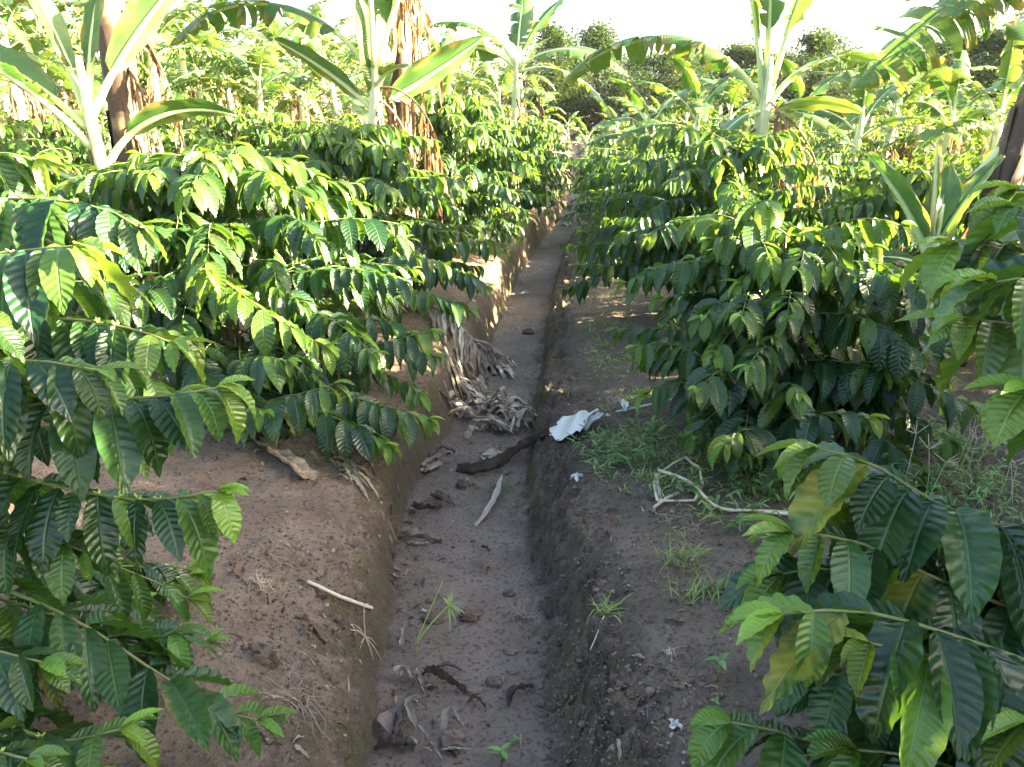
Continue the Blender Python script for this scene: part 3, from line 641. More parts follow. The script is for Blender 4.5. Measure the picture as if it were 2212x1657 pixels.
# off to the right, outside the picture: bushes added unseen to shade the foreground
far_a = coffee_plant(301, H=1.35, RAD=1.0, stems=3, leafL=.18, nu=6, nv=2, spacing=.07, step=.12, far=True, loc=(3.5, 2.1, GZ(3.5, 2.1)))
tag(far_a, 'coffee bush added for shade outside the picture on the right', 'coffee bush', 'coffee bushes added for shade outside the picture on the right')
far_b = coffee_plant(302, H=1.3, RAD=1.05, stems=3, leafL=.18, nu=6, nv=2, spacing=.07, step=.12, far=True, loc=(3.7, 4.0, GZ(3.7, 4.0)))
tag(far_b, 'coffee bush at the right edge behind the nearest bush', 'coffee bush', 'coffee bushes in the rows beyond')
far_c = coffee_plant(303, H=1.4, RAD=1.1, stems=3, leafL=.18, nu=5, nv=2, spacing=.08, step=.13, far=True, loc=(-4.6, 9.3, GZ(-4.6, 9.3)))
tag(far_c, 'coffee bush of the dark hedge-like row behind the slim banana sucker', 'coffee bush', 'coffee bushes in the rows beyond')
for (x, y, s) in ((3.4, -1.5, 1.45), (5.6, 1.2, 1.6), (5.8, 3.1, 1.3), (5.4, -1.2, 1.6), (5.5, .1, 1.6), (4.4, -.6, 1.5), (4.7, 2.9, 1.45), (4.6, 1.9, 1.4)):
    dup(rnd.choice((far_a, far_b)), (x, y, GZ(x, y)), rnd.uniform(0, 6.28), s, 'coffee bush added for shade outside the picture on the right', 'coffee bushes added for shade outside the picture on the right')
for (x, y, zs) in ((3.2, .15, 1.8), (3.15, .95, 1.75), (3.9, 1.6, 1.7), (4.6, 2.5, 1.6)):  # added bushes stretched upwards so their shade reaches higher
    dup(rnd.choice((far_a, far_b)), (x, y, GZ(x, y)), rnd.uniform(0, 6.28), 1.1, 'coffee bush added for shade outside the picture on the right', 'coffee bushes added for shade outside the picture on the right').scale = (1.15, 1.15, zs)
DARK = 'coffee bush of the dark hedge-like row behind the slim banana sucker'
for (px, y, s) in ((395, 10.2, 1.0), (500, 10.4, 1.05), (610, 10.3, 1.0), (705, 10.5, .98), (300, 10.0, .95), (100, 9.0, 1.0), (-40, 9.5, 1.0), (-60, 7.5, 1.0)):
    x = XY(px, y); dup(far_c, (x, y, GZ(x, y)), rnd.uniform(0, 6.28), s, DARK, 'coffee bushes in the rows beyond')
LAB = {'l': 'small far coffee bush in the back rows left of the trench', 'r': 'small far coffee bush in the back rows right of the trench'}
for y in np.arange(12.5, 36, 2.3):
    for px in range(-60, 2300, int(1671 * 2.3 / y * 1.25)):
        px2 = px + rnd.uniform(-40, 40); yy = y + rnd.uniform(-.6, .6); x = XY(px2, yy)
        if abs(x - float(cxy(yy))) < 1.05: continue
        if yy < 17 and abs(x - float(cxy(yy))) > 1.9 and rnd.random() < .35: continue
        dup(rnd.choice((far_a, far_b, far_c)), (x, yy, GZ(x, yy)), rnd.uniform(0, 6.28), rnd.uniform(.8, 1.02), LAB['l' if x < cxy(yy) else 'r'], 'coffee bushes in the rows beyond')
for (px, y, s) in ((1330, 10.8, .92), (1290, 13.4, .95), (1180, 13.6, .95), (1215, 16.2, 1.0), (1345, 16.0, 1.0), (1700, 8.4, .9), (1850, 8.8, .9), (1590, 10.5, .92), (2080, 9.0, .85), (2200, 7.0, .9), (1750, 11, .9)):
    x = XY(px, y)
    if abs(x - float(cxy(y))) < .95: x = float(cxy(y)) + (1.0 if x > cxy(y) else -1.0)
    dup(rnd.choice((far_a, far_b)), (x, y, GZ(x, y)), rnd.uniform(0, 6.28), s, 'coffee bush in the middle distance beside or right of the narrowing trench', 'coffee bushes in the rows beyond')

# ================================================================== BANANA PLANTS placed by hand
def hand_banana(name, px, y, label, stem, rad, leaves, old=False, sheaths=5, group=None):
    """leaves: (z, azimuth deg, p0, p1, length, width, petiole, tears, roll, droop, dead)"""
    x = XY(px, y, 1.6); root = empty(name, (x, y, GZ(x, y)))
    r = random.Random(hash(label) % 1000 if False else int(px) + int(y * 10))
    stem = [np.array(p, float) for p in stem]
    pseudostem(stem + [stem[-1] + np.array([0, 0, .18])], list(rad) + [.02], root, old, sheaths=sheaths, r=r)
    S = np.array(stem)
    for lf in leaves:
        z, az, p0, p1, L, W, pet, tears, roll, droop, dead = lf
        ro = float(np.interp(z, S[:, 2], np.interp(np.linspace(0, 1, len(S)), np.linspace(0, 1, len(rad)), rad))) * .55; b = np.array([np.interp(z, S[:, 2], S[:, i]) for i in range(2)] + [z - (0 if dead else .12)]) + ro * np.array([math.cos(R(az)), math.sin(R(az)), 0])
        banana_leaf(b, R(az), R(p0), R(p1), L, W, pet, tears, R(roll), droop, dead, r, None, .9 if not dead else .5, True, .027 if not dead else .012, root)
    return tag(root, label, 'banana plant', group)

hand_banana('banana_plant', 190, 5.2, 'slim pale banana sucker with whole leaves, in front of the old brown stem', [(.02, 0, -.1), (.03, 0, .7), (-.02, 0, 1.55)], [.06, .052, .04], [
    (1.42, 172, 46, 14, .92, .28, .28, 0, -30, .35, False), (1.5, 150, 74, 50, .95, .24, .3, 2, 20, .4, False), (1.5, 20, 62, 42, .85, .3, .3, 0, -35, .5, False),
    (1.15, 5, 66, -18, .72, .20, .3, 0, -40, .5, False), (1.0, 178, 40, -5, .55, .16, .2, 1, 30, .5, False), (1.52, 80, 80, 55, .7, .14, .3, 0, 0, .4, False),
    (.45, 15, 55, 40, .3, .07, .1, 0, 0, .3, True), (1.3, 195, 58, 20, .85, .24, .3, 4, 30, .5, False)], sheaths=4)
hand_banana('banana_plant', 268, 6.0, 'thick old brown banana stem wrapped in dead hanging leaves, beside the slim sucker', [(0, 0, -.1), (0, 0, 1.2), (-.02, 0, 3.0)], [.14, .125, .10], [
    (2.1, -20, -20, -88, 1.0, .2, .1, 9, 40, 1.4, True), (1.75, -35, -30, -88, .9, .28, .1, 8, -40, 1.4, True), (1.4, -60, -60, -88, .8, .2, .1, 12, 30, 1.0, True), (1.2, -10, -50, -86, .8, .2, .1, 12, 0, 1.0, True), (1.0, 10, -50, -88, .7, .18, .1, 12, 20, 1.0, True), (2.2, 200, -60, -89, 1.1, .16, .1, 12, 20, 1.0, True),
    (2.8, 20, 50, 0, 1.6, .5, .3, 6, 0, .8, False), (2.8, 150, 55, 5, 1.6, .5, .3, 8, 0, .8, False), (2.8, 95, 60, 0, 1.6, .5, .3, 8, 0, .8, False), (2.8, 230, 50, 0, 1.5, .5, .3, 8, 0, .8, False)], True, 8)
hand_banana('banana_plant', 812, 7.4, 'banana with thick white stalks and a rust brown dead leaf skirt, left of trench', [(-.03, 0, -.1), (-.02, 0, .9), (0, 0, 1.66)], [.12, .105, .07], [
    (1.58, 12, 28, 34, .98, .35, .12, 0, -48, .35, False), (1.56, 90, 88, 80, 1.5, .46, .1, 1, 48, .35, False), (1.55, 165, 42, 24, .95, .34, .15, 1, 40, .6, False), (1.75, -50, 40, -10, .42, .2, .12, 1, 0, .5, False),
    (1.6, 60, 78, 55, 1.7, .5, .7, 2, -20, .5, False), (1.85, 170, 62, -42, 1.75, .52, .45, 16, 0, 1.35, False), (1.9, -80, 86, 78, 1.5, .4, .7, 1, 0, .5, False), (1.9, 20, 74, 52, 1.5, .44, .5, 3, -30, .6, False),
    (1.5, -30, -10, -86, .75, .34, .1, 14, 30, 1.3, True), (1.55, 10, 15, -85, .85, .34, .1, 15, -30, 1.4, True), (1.4, -70, -20, -88, .7, .30, .1, 10, 10, 1.3, True), (1.6, -5, 30, -88, .8, .3, .1, 14, 50, 1.3, True), (1.35, 30, -10, -86, .6, .3, .1, 9, 30, 1.3, True),
    (.9, 180, 12, -8, .85, .22, .2, 1, -20, .4, False)], sheaths=6)
x0 = XY(868, 7.9); rt = empty('banana_plant', (x0, 7.9, GZ(x0, 7.9)))
pseudostem([np.array([0, 0, -.1]), np.array([.02, 0, 1.4]), np.array([.03, 0, 3.2])], [.12, .10, .09], rt, True, sheaths=9)
for lf in ((2.7, -40, -10, -88), (2.5, 0, 0, -88), (2.9, -80, -20, -88), (2.4, 40, -30, -88)):
    banana_leaf(np.array([.02, 0, lf[0]]), R(lf[1]), R(lf[2]), R(lf[3]), .7, .26, .1, 8, R(rnd.uniform(-50, 50)), 1.3, True, rnd, None, .5, True, .01, rt)
for az in (30, 140, 250): banana_leaf(np.array([.03, 0, 3.0]), R(az), R(55), R(-20), 1.6, .5, .3, 10, 0, .9, False, rnd, None, .9, True, .018, rt)
tag(rt, 'shaggy old banana trunk standing right behind the white stalks', 'banana plant')
hand_banana('banana_plant', 1112, 12.2, 'pale twin stemmed banana with ragged arching leaves, at the middle of the skyline', [(-.05, 0, -.1), (0, 0, 1.0), (.03, 0, 2.1)], [.11, .09, .06], [
    (2.15, 175, 50, -60, 1.5, .5, .25, 9, 20, 1.1, False), (2.2, 160, 65, -20, 1.4, .45, .25, 8, 0, 1.2, False), (2.2, 30, 70, 30, 1.1, .45, .2, 4, 0, .8, False), (2.15, -15, 40, -45, 1.5, .4, .25, 12, 30, 1.1, False), (2.1, -5, 20, -70, 1.5, .4, .25, 12, 0, 1.2, False), (2.2, 80, 80, 30, 1.2, .4, .25, 6, 0, .8, False),
    (1.9, -30, -5, -85, .9, .3, .1, 9, 0, 1.2, True), (1.7, 190, -5, -85, .9, .3, .1, 9, 0, 1.2, True), (1.6, -80, -5, -85, 1.0, .3, .1, 9, 0, 1.2, True)])
hand_banana('banana_plant', 1655, 6.5, 'banana with one long arched leaf reaching left and a brown dead leaf by its stem', [(-.08, 0, -.1), (-.03, 0, .9), (0, 0, 1.75)], [.11, .095, .06], [
    (1.70, 172, 64, -46, 1.5, .50, .34, 13, 8, 1.3, False), (1.70, 12, 62, -48, 1.25, .36, .2, 18, -15, 1.25, False), (1.62, -12, 32, -28, .66, .3, .08, 2, -20, .9, False),
    (1.75, 95, 85, 72, 1.5, .42, .5, 4, 0, .6, False), (1.75, 25, 80, 55, 1.4, .4, .45, 5, -20, .8, False), (1.65, 200, -10, -75, .62, .36, .1, 3, 0, .9, False), (1.75, 150, 82, 66, 1.3, .4, .4, 3, 20, .8, False),
    (1.55, -12, -5, -80, .8, .34, .1, 4, 25, .9, True), (1.6, -50, -20, -88, .7, .3, .1, 8, -20, 1.2, True), (1.45, 5, 10, -75, .8, .3, .1, 5, 10, 1.0, True), (1.4, 200, -20, -86, .6, .26, .1, 8, 0, 1.2, True), (1.6, -30, 20, -50, .6, .25, .1, 6, 0, 1.0, False)])
hand_banana('banana_plant', 2320, 5.4, 'tall banana outside the right edge, its torn leaves hanging in over the top corner', [(0, 0, -.1), (0, 0, 1.4), (-.05, 0, 2.75)], [.13, .11, .07], [
    (2.8, 180, -26, -46, 1.55, .78, .16, 26, -26, 1.5, False), (2.72, 192, 5, -62, 1.0, .9, .1, 22, -20, 1.5, False), (2.8, 215, 20, -60, 1.5, .8, .2, 12, -20, 1.2, False), (2.7, 150, 45, -25, 1.7, .6, .3, 14, 0, 1.3, False), (2.7, 90, 60, -10, 1.7, .55, .3, 12, 0, 1.0, False), (2.7, 20, 55, -15, 1.7, .55, .3, 12, 0, 1.0, False), (2.7, 280, 60, 0, 1.7, .55, .3, 8, 0, 1.0, False), (2.7, -30, 40, -25, 1.7, .55, .3, 10, 0, 1.0, False)])
hand_banana('banana_plant', 2085, 4.4, 'young banana at the right with broad smooth upright leaves', [(0, 0, -.1), (0, 0, .45), (-.02, 0, .85)], [.05, .045, .03], [
    (.84, 150, 66, 44, .62, .27, .08, 0, 28, .35, False), (.85, 110, 86, 80, .60, .16, .05, 0, 60, .9, False), (.78, 182, 28, -10, .36, .15, .05, 0, -25, .5, False), (.85, 20, 70, 40, .6, .22, .08, 0, -20, .4, False), (.8, 60, 75, 50, .55, .2, .06, 0, 0, .4, False), (.8, -50, 55, 0, .5, .2, .06, 0, 0, .5, False)], sheaths=2)
hand_banana('banana_plant', 2205, 4.8, 'leaning brown banana stem at the right edge with a drooping dead leaf', [(-.1, 0, -.1), (-.04, 0, .8), (.10, 0, 1.9)], [.10, .095, .08], [
    (1.25, 190, 10, -80, .55, .26, .08, 3, 30, .9, True), (1.5, 175, -50, -70, .9, .05, .4, 0, 0, .2, False), (1.1, 220, 0, -85, .5, .22, .08, 5, 0, 1.0, True), (1.75, 60, 50, -10, 1.4, .5, .3, 8, 0, .9, False), (1.75, -20, 50, -10, 1.4, .5, .3, 8, 0, .9, False)], True, 8)
# banana plants of the middle distance: a few kinds, copied
GB = 'banana plants in the middle distance'
kinds = [banana_generic(401, 2.0, 8, 1.35, .42, 7, False, 24), banana_generic(402, 1.75, 7, 1.25, .40, 6, False, 20), banana_generic(403, 2.35, 8, 1.5, .45, 8, False, 28), banana_generic(404, 1.35, 7, 1.05, .36, 5, False, 14)]
spots = [(-30, 16, 0, 1.1), (80, 23, 2, 1.15), (200, 28, 2, 1.2), (380, 13.5, 1, 1.1), (480, 22, 2, 1.2), (560, 12.5, 1, 1.0), (660, 16, 0, 1.1), (700, 26, 2, 1.2), (740, 13, 1, 1.05), (900, 18.5, 0, 1.0), (960, 12.6, 3, 1.0), (1010, 24, 2, 1.0), (1080, 19, 1, 1.0), (1130, 30, 2, 1.1), (1420, 14.5, 3, 1.1), (1500, 11.5, 3, 1.05), (1720, 12, 3, 1.05), (1860, 13, 1, .9), (2000, 11.5, 1, .9), (2160, 9.5, 3, 1.1), (1930, 18, 1, .95), (1610, 14, 3, 1.1), (-20, 11, 2, 1.1), (110, 14, 2, 1.15), (230, 13, 0, 1.1), (330, 15, 2, 1.1), (420, 17, 2, 1.15), (520, 14.5, 1, 1.1), (620, 18, 2, 1.1), (700, 21, 2, 1.1), (150, 18, 2, 1.2), (50, 19, 2, 1.2), (450, 27, 2, 1.2), (280, 24, 2, 1.2), (600, 27, 2, 1.2), (960, 22, 2, 1.0), (910, 27, 2, 1.0), (440, 13, 0, .95), (665, 13, 0, .8), (60, 9.5, 2, .95), (-60, 8.0, 0, 1.0), (130, 12, 1, 1.0), (340, 11.5, 2, 1.0), (560, 16, 0, .9), (930, 15, 3, .9), (980, 19, 1, .9), (740, 17, 2, .85), (500, 19, 2, .95), (400, 23, 1, 1.0), (250, 17, 0, 1.05), (20, 15, 2, 1.0), (190, 21, 0, 1.0), (620, 24, 1, 1.0), (850, 23, 0, .95), (90, 27, 2, 1.0), (320, 29, 1, 1.1), (540, 31, 0, 1.1), (760, 30, 2, 1.0),
         (1390, 12, 3, .95), (1480, 15, 0, .85), (1835, 9.6, 3, 1.0), (1905, 10.6, 1, .85), (2040, 9.8, 3, 1.05), (1565, 12, 1, .85), (1265, 22, 3, 1.0), (1985, 15, 0, .8), (1760, 14, 3, 1.0), (2130, 12, 1, .8), (1330, 27, 3, 1.0), (1440, 24, 1, .9), (1640, 21, 0, .8), (1850, 22, 1, .9), (2080, 21, 0, .8), (2220, 16, 1, .85), (1550, 30, 3, 1.0), (1750, 31, 1, .9), (1050, 27, 1, .85), (1170, 25, 3, 1.0), (1230, 32, 3, .9)]
first = {}
for (px, y, k, s) in spots:
    if px > 1215: s *= .82 if y > 13 else 1.0
    x = XY(px, y); lab = ('far ragged leaved banana among the coffee rows left of the trench', 'far ragged leaved banana among the coffee rows right of the trench')[px > 1215]
    if k not in first:
        o = kinds[k]; first[k] = 1; o.location = (x, y, GZ(x, y)); o.rotation_euler.z = rnd.uniform(0, 6.28); o.scale = (s, s, s); tag(o, lab, 'banana plant', GB)
    else: dup(kinds[k], (x, y, GZ(x, y)), rnd.uniform(0, 6.28), s, lab, GB); 
for o in list(C.objects):
    if o.name.startswith('banana_plant') and o.get('group') == GB: o['category'] = 'banana plant'
for (x, y, k, s) in ((6.6, .6, 2, 1.0), (7.0, 4.2, 0, 1.15), (6.8, -2.2, 2, 1.0), (8.5, 2.2, 2, 1.1)):  # unseen bananas added to block the low sun
    tag(dup(kinds[k], (x, y, GZ(x, y)), rnd.uniform(0, 6.28), s, 'banana plant added for shade outside the picture on the right', 'banana plants added for shade outside the picture on the right'), cat='banana plant')

# ================================================================== FAR TREES
def far_tree(seed, H, Wd, dense=1.0):
    r = np.random.default_rng(seed); q = random.Random(seed); root = empty('broadleaf_tree', (0, 0, 0))
    tb = MB(); th = H * .45
    tb.tube(smooth_path([(0, 0, -.3), (q.uniform(-.2, .2), q.uniform(-.2, .2), th * .6), (q.uniform(-.3, .3), 0, H * .8)], 8), np.linspace(.22, .05, 8), 7)
    n = int(110 * dense); ctr = []
    for i in range(n):
        a = q.uniform(0, 6.28); f = q.random() ** .6; z = H * q.uniform(.05, 1.0); wr = Wd * .5 * math.sin(math.pi * min(.97, (z / H) * .82 + .14)) ** .7
        c = np.array([math.cos(a) * f * wr, math.sin(a) * f * wr, z]); ctr.append(c)
        if i % 5 == 0: tb.tube(smooth_path([(0, 0, z * .6), c * [.5, .5, .85], c], 5), np.linspace(.07, .015, 5), 5)
    tb.build('trunk', M['bark'], root)
    per = 85; base = np.concatenate([c + r.normal(0, 1, (per, 3)) * np.array([.5, .5, .36]) * q.uniform(.6, 1.3) for c in ctr]); N = len(base)
    fb = MB(); leaf_batch(fb, base, r.uniform(0, 6.28, N), r.uniform(-.4, .9, N), r.uniform(-1.4, .2, N), r.uniform(.2, .42, N), r.uniform(.13, .26, N), r.uniform(-.5, .5, N), .2, 0.02, np.clip(r.normal(.3, .22, N) + .3 * np.repeat(r.normal(0, .6, len(ctr)), per), 0, 1), 4, 2, prof_lance)
    fb.build('crown', M['treeleaf'], root); return root
trees = [far_tree(501, 7.2, 6.8), far_tree(502, 6.6, 8.4, 1.3), far_tree(503, 8.0, 5.6)]
TL = {0: 'dark rounded tree beyond the field, between the skyline bananas', 1: 'dark broad tree at the right end of the tree line', 2: 'slender dark tree beyond the field near the middle of the skyline'}
tspots = [(1190, 58, 2, .82), (1290, 60, 2, .86), (1225, 66, 1, .7), (1370, 66, 0, .75), (1450, 52, 1, .72), (1520, 60, 0, .72), (1600, 56, 1, .8), (1770, 54, 0, .84), (1840, 60, 1, .7), (1690, 62, 0, .74), (2130, 42, 1, .74), (2230, 40, 1, .78), (1950, 56, 0, .76), (2050, 50, 1, .78), (1130, 70, 0, .7), (1040, 75, 1, .7), (940, 78, 1, .7), (820, 78, 0, .7), (700, 75, 1, .75), (560, 72, 0, .7), (420, 70, 1, .75), (280, 68, 0, .8), (130, 64, 1, .85), (0, 60, 0, .9)]
tf = set()
for (px, y, k, s) in tspots:
    x = XY(px, y, 3); lab = 'dark broad tree at the right end of the tree line' if px > 2100 else ('slender dark tree beyond the field near the middle of the skyline' if k == 2 else ('far dark tree of the line behind the bananas on the left' if px < 1100 else 'dark rounded tree beyond the field, between the skyline bananas'))
    if k not in tf:
        tf.add(k); o = trees[k]; o.location = (x, y, GZ(x, y)); s *= 1.02; o.scale = (s,) * 3; tag(o, lab, 'tree', 'trees beyond the field')
    else: tag(dup(trees[k], (x, y, GZ(x, y)), rnd.uniform(0, 6.28), s * 1.02, lab, 'trees beyond the field'), cat='tree')

# ================================================================== LITTER AND SMALL THINGS
def gp(x, y, lift=0.0): return np.array([x, y, GZ(x, y) + lift])
def thing(mb, name, mats, label, cat, at, group=None):
    o = mb.build(name, mats, origin=at); return tag(o, label, cat, group)

# the long dry leaf draped down the left bank into the trench
mb = MB(); sp = [G(900, 655, .05), G(955, 690, .06), G(1010, 735, .05), G(1050, 775, .05), G(1090, 805, .03)]
spp = smooth_path(sp, 24); mb.tube(spp, np.linspace(.012, .004, 24), 6, tint=.5)
ends = [(930, 690), (945, 720), (960, 745), (985, 790), (1005, 812), (1020, 820), (1035, 824), (1050, 822), (1065, 812), (1085, 818), (1110, 822)]
for i in range(22):
    f = i / 21; a = spp[min(23, int(1 + f * 22))]; e = ends[min(10, int(f * 10.99))]; b = G(e[0] + rnd.uniform(-8, 8), e[1] + rnd.uniform(-8, 4), .012)
    m = (a + b) / 2; m[2] = max(m[2], GZ(m[0], m[1]) + .03) + rnd.uniform(0, .03); ribbon(mb, [a, m, b], rnd.uniform(.035, .06), curl=rnd.uniform(-.4, .6), tip=.6)
for i in range(8):
    a = spp[rnd.randint(12, 22)]; b = G(rnd.uniform(1060, 1125), rnd.uniform(785, 820), .02); ribbon(mb, [a, (a + b) / 2 + [0, 0, .04], b], .045, curl=.5, tw=rnd.uniform(-1.5, 1.5))
thing(mb, 'dry_banana_leaf', M['drygrey'], 'long grey dry banana leaf draped down the left bank into the trench', 'dead leaf', sp[0])
mb = MB()
for (p, q, w) in (((820, 655), (905, 660), .10), ((830, 665), (880, 690), .06), ((850, 650), (930, 665), .07)):
    a, b = G(*p, .05), G(*q, .05); ribbon(mb, [a, (a + b) / 2 + [0, 0, .03], b], w, curl=.5)
thing(mb, 'dry_banana_leaf', M['drystraw'], 'straw coloured dry leaf piece lying on top of the left bank below the bush', 'dead leaf', G(860, 660))
# heap of dry leaves in the trench: several leaves lying across each other
desc = ['torn grey dry banana leaf at the back of the trench heap', 'pale dry banana leaf bent over in the middle of the trench heap', 'frayed dry banana leaf at the front of the trench heap', 'crumpled dry banana leaf on the right of the trench heap', 'dry banana leaf leaning on the wall at the left of the trench heap']
cs = [(1010, 850, 40), (1040, 890, 60), (1060, 935, 70), (1110, 915, 40), (1000, 900, 30)]
for d, (cx_, cy_, sw) in zip(desc, cs):
    mb = MB()
    for i in range(15):
        px = cx_ + rnd.uniform(-sw, sw) * .8; py = cy_ + rnd.uniform(-22, 16); ln = rnd.uniform(.10, .30); az = rnd.choice((-.55, -.7, -.3, .5, 1.0)) + rnd.uniform(-.35, .35); c = G(px, py, 0)
        dx = np.array([math.cos(az), math.sin(az)]) * ln / 2
        p = [gp(*(c[:2] - dx), rnd.uniform(.01, .06)), gp(*c[:2], rnd.uniform(.03, .13)), gp(*(c[:2] + dx), rnd.uniform(.01, .05))]
        ribbon(mb, p, rnd.uniform(.02, .06), curl=rnd.uniform(-.9, .9), tw=rnd.uniform(-1.6, 1.6))
    a, b = G(cx_ - sw * .7, cy_ - 14, .06), G(cx_ + sw * .7, cy_ + 12, .03); mb.tube(smooth_path([a, (a + b) / 2 + [0, 0, .05], b], 8), .006, 5)
    thing(mb, 'dry_banana_leaf', M['drygrey'], d, 'dead leaf', G(cx_, cy_), 'dry leaves heaped in the trench')
mb = MB(); pts = [G(960, 770, .06), G(980, 810, .05), G(1000, 850, .05), G(1030, 875, .06)]
mb.tube(smooth_path(pts, 10), np.linspace(.012, .008, 10), 6)
for i in range(6): ribbon(mb, [p + rng.normal(0, .012, 3) for p in pts[1:]], .02, curl=.4)
thing(mb, 'dry_leaf_stalk', M['drystraw'], 'dry leaf stalk hanging from the left bank onto the trench heap', 'leaf stalk', pts[0])
mb = MB(); pts = [G(1040, 845, .02), G(1042, 835, .12), G(1046, 868, .16)]
ribbon(mb, [G(1046, 872, .02), G(1044, 866, .08), G(1043, 862, .15)], .04, curl=.5, tw=.8)
thing(mb, 'dry_leaf_tip', M['drystraw'], 'upright dry leaf tip sticking out of the trench heap', 'dead leaf', G(1046, 872))
# curved dark sheath lying across the trench
mb = MB(); base = [G(985, 1020, .02), G(1030, 1028, .03), G(1085, 1018, .05), G(1130, 990, .07), G(1185, 955, .06)]
up = [p + np.array([.0, .045, .008 + .03 * math.sin(math.pi * i / 4)]) for i, p in enumerate(base)]
lo = smooth_path(base, 24); hi = smooth_path(up, 24); v = np.linspace(0, 1, 7)
P = lo[:, None] * (1 - v)[None, :, None] + hi[:, None] * v[None, :, None]; P[..., 2] -= .035 * np.sin(np.pi * v)[None]
mb.grids(P[None], np.stack(np.broadcast_arrays(np.linspace(0, 1, 24)[:, None], v[None]), -1), np.array([.5]), np.array([.2])); mb.V[0] += rng.normal(0, .005, mb.V[0].shape)
thing(mb, 'banana_sheath', M['drybrown'], 'curved dark brown banana sheath lying across the trench floor', 'dead sheath', base[0])
for (pp, lab) in (([(915, 1025), (950, 1000), (935, 1010)], 'pale crinkled leaf scrap at the left end of the dark sheath'), ([(1040, 1000), (1070, 990), (1085, 985)], 'pale scrap lying on the near side of the trench heap')):
    mb = MB()
    for i in range(4): ribbon(mb, [G(x + rnd.uniform(-8, 8), y + rnd.uniform(-8, 8), rnd.uniform(.01, .05)) for x, y in pp], .05, curl=rnd.uniform(-.8, .8), tw=rnd.uniform(-1, 1))
    thing(mb, 'dry_leaf_scrap', M['drygrey'], lab, 'dead leaf', G(*pp[0]))
mb = MB(); pts = [G(1028, 1140, .012), G(1052, 1115, .03), G(1072, 1080, .03), G(1085, 1038, .03)]
ribbon(mb, pts, .035, curl=.5, n=16, tip=.8); thing(mb, 'dry_leaf_strip', M['drygrey'], 'narrow curved grey leaf strip on the trench floor below the dark sheath', 'dead leaf', pts[0])
# straw heap on the left bank
for lab, cx_, cy_, n in (('sheaf of straw coloured dry leaf strips fanning towards the trench on the left bank', 770, 1025, 16), ('broken pieces of pale dry leaf at the upper end of the straw sheaf', 715, 995, 14)):
    mb = MB()
    for i in range(n):
        c = G(cx_ + rnd.uniform(-42, 34), cy_ + rnd.uniform(-26, 22)); az = rnd.uniform(-1.1, -.2); ln = rnd.uniform(.06, .2); d = np.array([math.cos(az), math.sin(az)]) * ln / 2
        ribbon(mb, [gp(*(c[:2] - d), .012), gp(*c[:2], rnd.uniform(.015, .04)), gp(*(c[:2] + d), .01)], rnd.uniform(.008, .03), curl=rnd.uniform(-.6, .6), tw=rnd.uniform(-1, 1))
    thing(mb, 'dry_leaf_sheaf', M['drystraw'], lab, 'dead leaves', G(cx_, cy_))
# weathered wood slab
mb = MB(); a, b = G(562, 962, .02), G(672, 1040, .012); q = np.linspace(0, 1, 12); v = np.linspace(-1, 1, 7); d = (b - a) / np.linalg.norm(b - a); n_ = np.array([-d[1], d[0], 0])
P = a + (b - a) * q[:, None, None] + n_ * (v[None, :, None] * (.018 + .03 * q[:, None, None])); P[..., 2] = ground_z(P[..., 0], P[..., 1]) + .012 + .018 * np.abs(v)[None]
P = P + rng.normal(0, .003, P.shape) + n_ * (rng.normal(0, .006, (12, 1, 1))); P2 = P.copy(); P2[..., 2] += .012
mb.grids(P[None], np.stack(np.broadcast_arrays(q[:, None], v[None]), -1), np.array([.5]), np.array([.5])); mb.grids(P2[None], np.stack(np.broadcast_arrays(q[:, None], v[None]), -1), np.array([.5]), np.array([.3]))
for e in (0, -1): mb.grids(np.stack([P[:, e], P2[:, e]], 1)[None], np.zeros((12, 2, 2)), np.array([.5]), np.array([.5]))
mb.grids(np.stack([P[-1], P2[-1]], 1)[None], np.zeros((7, 2, 2)), np.array([.5]), np.array([.5])); mb.grids(np.stack([P[0], P2[0]], 1)[None], np.zeros((7, 2, 2)), np.array([.5]), np.array([.5]))
thing(mb, 'bark_slab', M['wood'], 'hollow slab of weathered bark tapering uphill on the left bank beside the straw', 'bark slab', a)
# sticks
def stick(name, label, pts, r, mat='straw', cat='stick', flat=1.0):
    mb = MB(); p = smooth_path(pts, max(6, len(pts) * 4)); mb.tube(p, r, 7, jitter=.06); return thing(mb, name, M[mat], label, cat, pts[0])
stick('dry_stick', 'straight pale split stick lying near the edge of the left bank', [G(665, 1262, .012), G(735, 1295, .012), G(804, 1320, .012)], [.006] * 0 or .007)
# kinked dry stalk bent into a polygon on the right bank
mb = MB(); ring = [G(1425, 1030, .02), G(1480, 1012, .06), G(1512, 1032, .05), G(1516, 1065, .04), G(1500, 1090, .02), G(1420, 1090, .02), G(1412, 1055, .03), G(1425, 1030, .02)]
for a, b in zip(ring[:-1], ring[1:]): mb.tube([a, (a + b) / 2 + rng.normal(0, .004, 3), b], [.0065, .0055, .0065], 7, jitter=.12)
main = smooth_path([G(1422, 1028, .03), G(1490, 1055, .03), G(1550, 1105, .02), G(1640, 1112, .015), G(1720, 1120, .015), G(1800, 1130, .015)], 24); mb.tube(main, np.linspace(.008, .0055, 24), 7, jitter=.1)
mb.tube([G(1412, 1102, .012), G(1440, 1085, .02), G(1465, 1074, .02)], .007, 6); mb.tube(smooth_path([G(1600, 1112, .02), G(1680, 1113, .018), G(1760, 1122, .015)], 10), .005, 6)
for i in range(7): ribbon(mb, [G(1418 + rnd.uniform(-6, 10), 1035, .03), G(1415 + rnd.uniform(-6, 6), 1060, .03), G(1425 + rnd.uniform(-12, 14), 1085, .012)], .012, curl=.4)
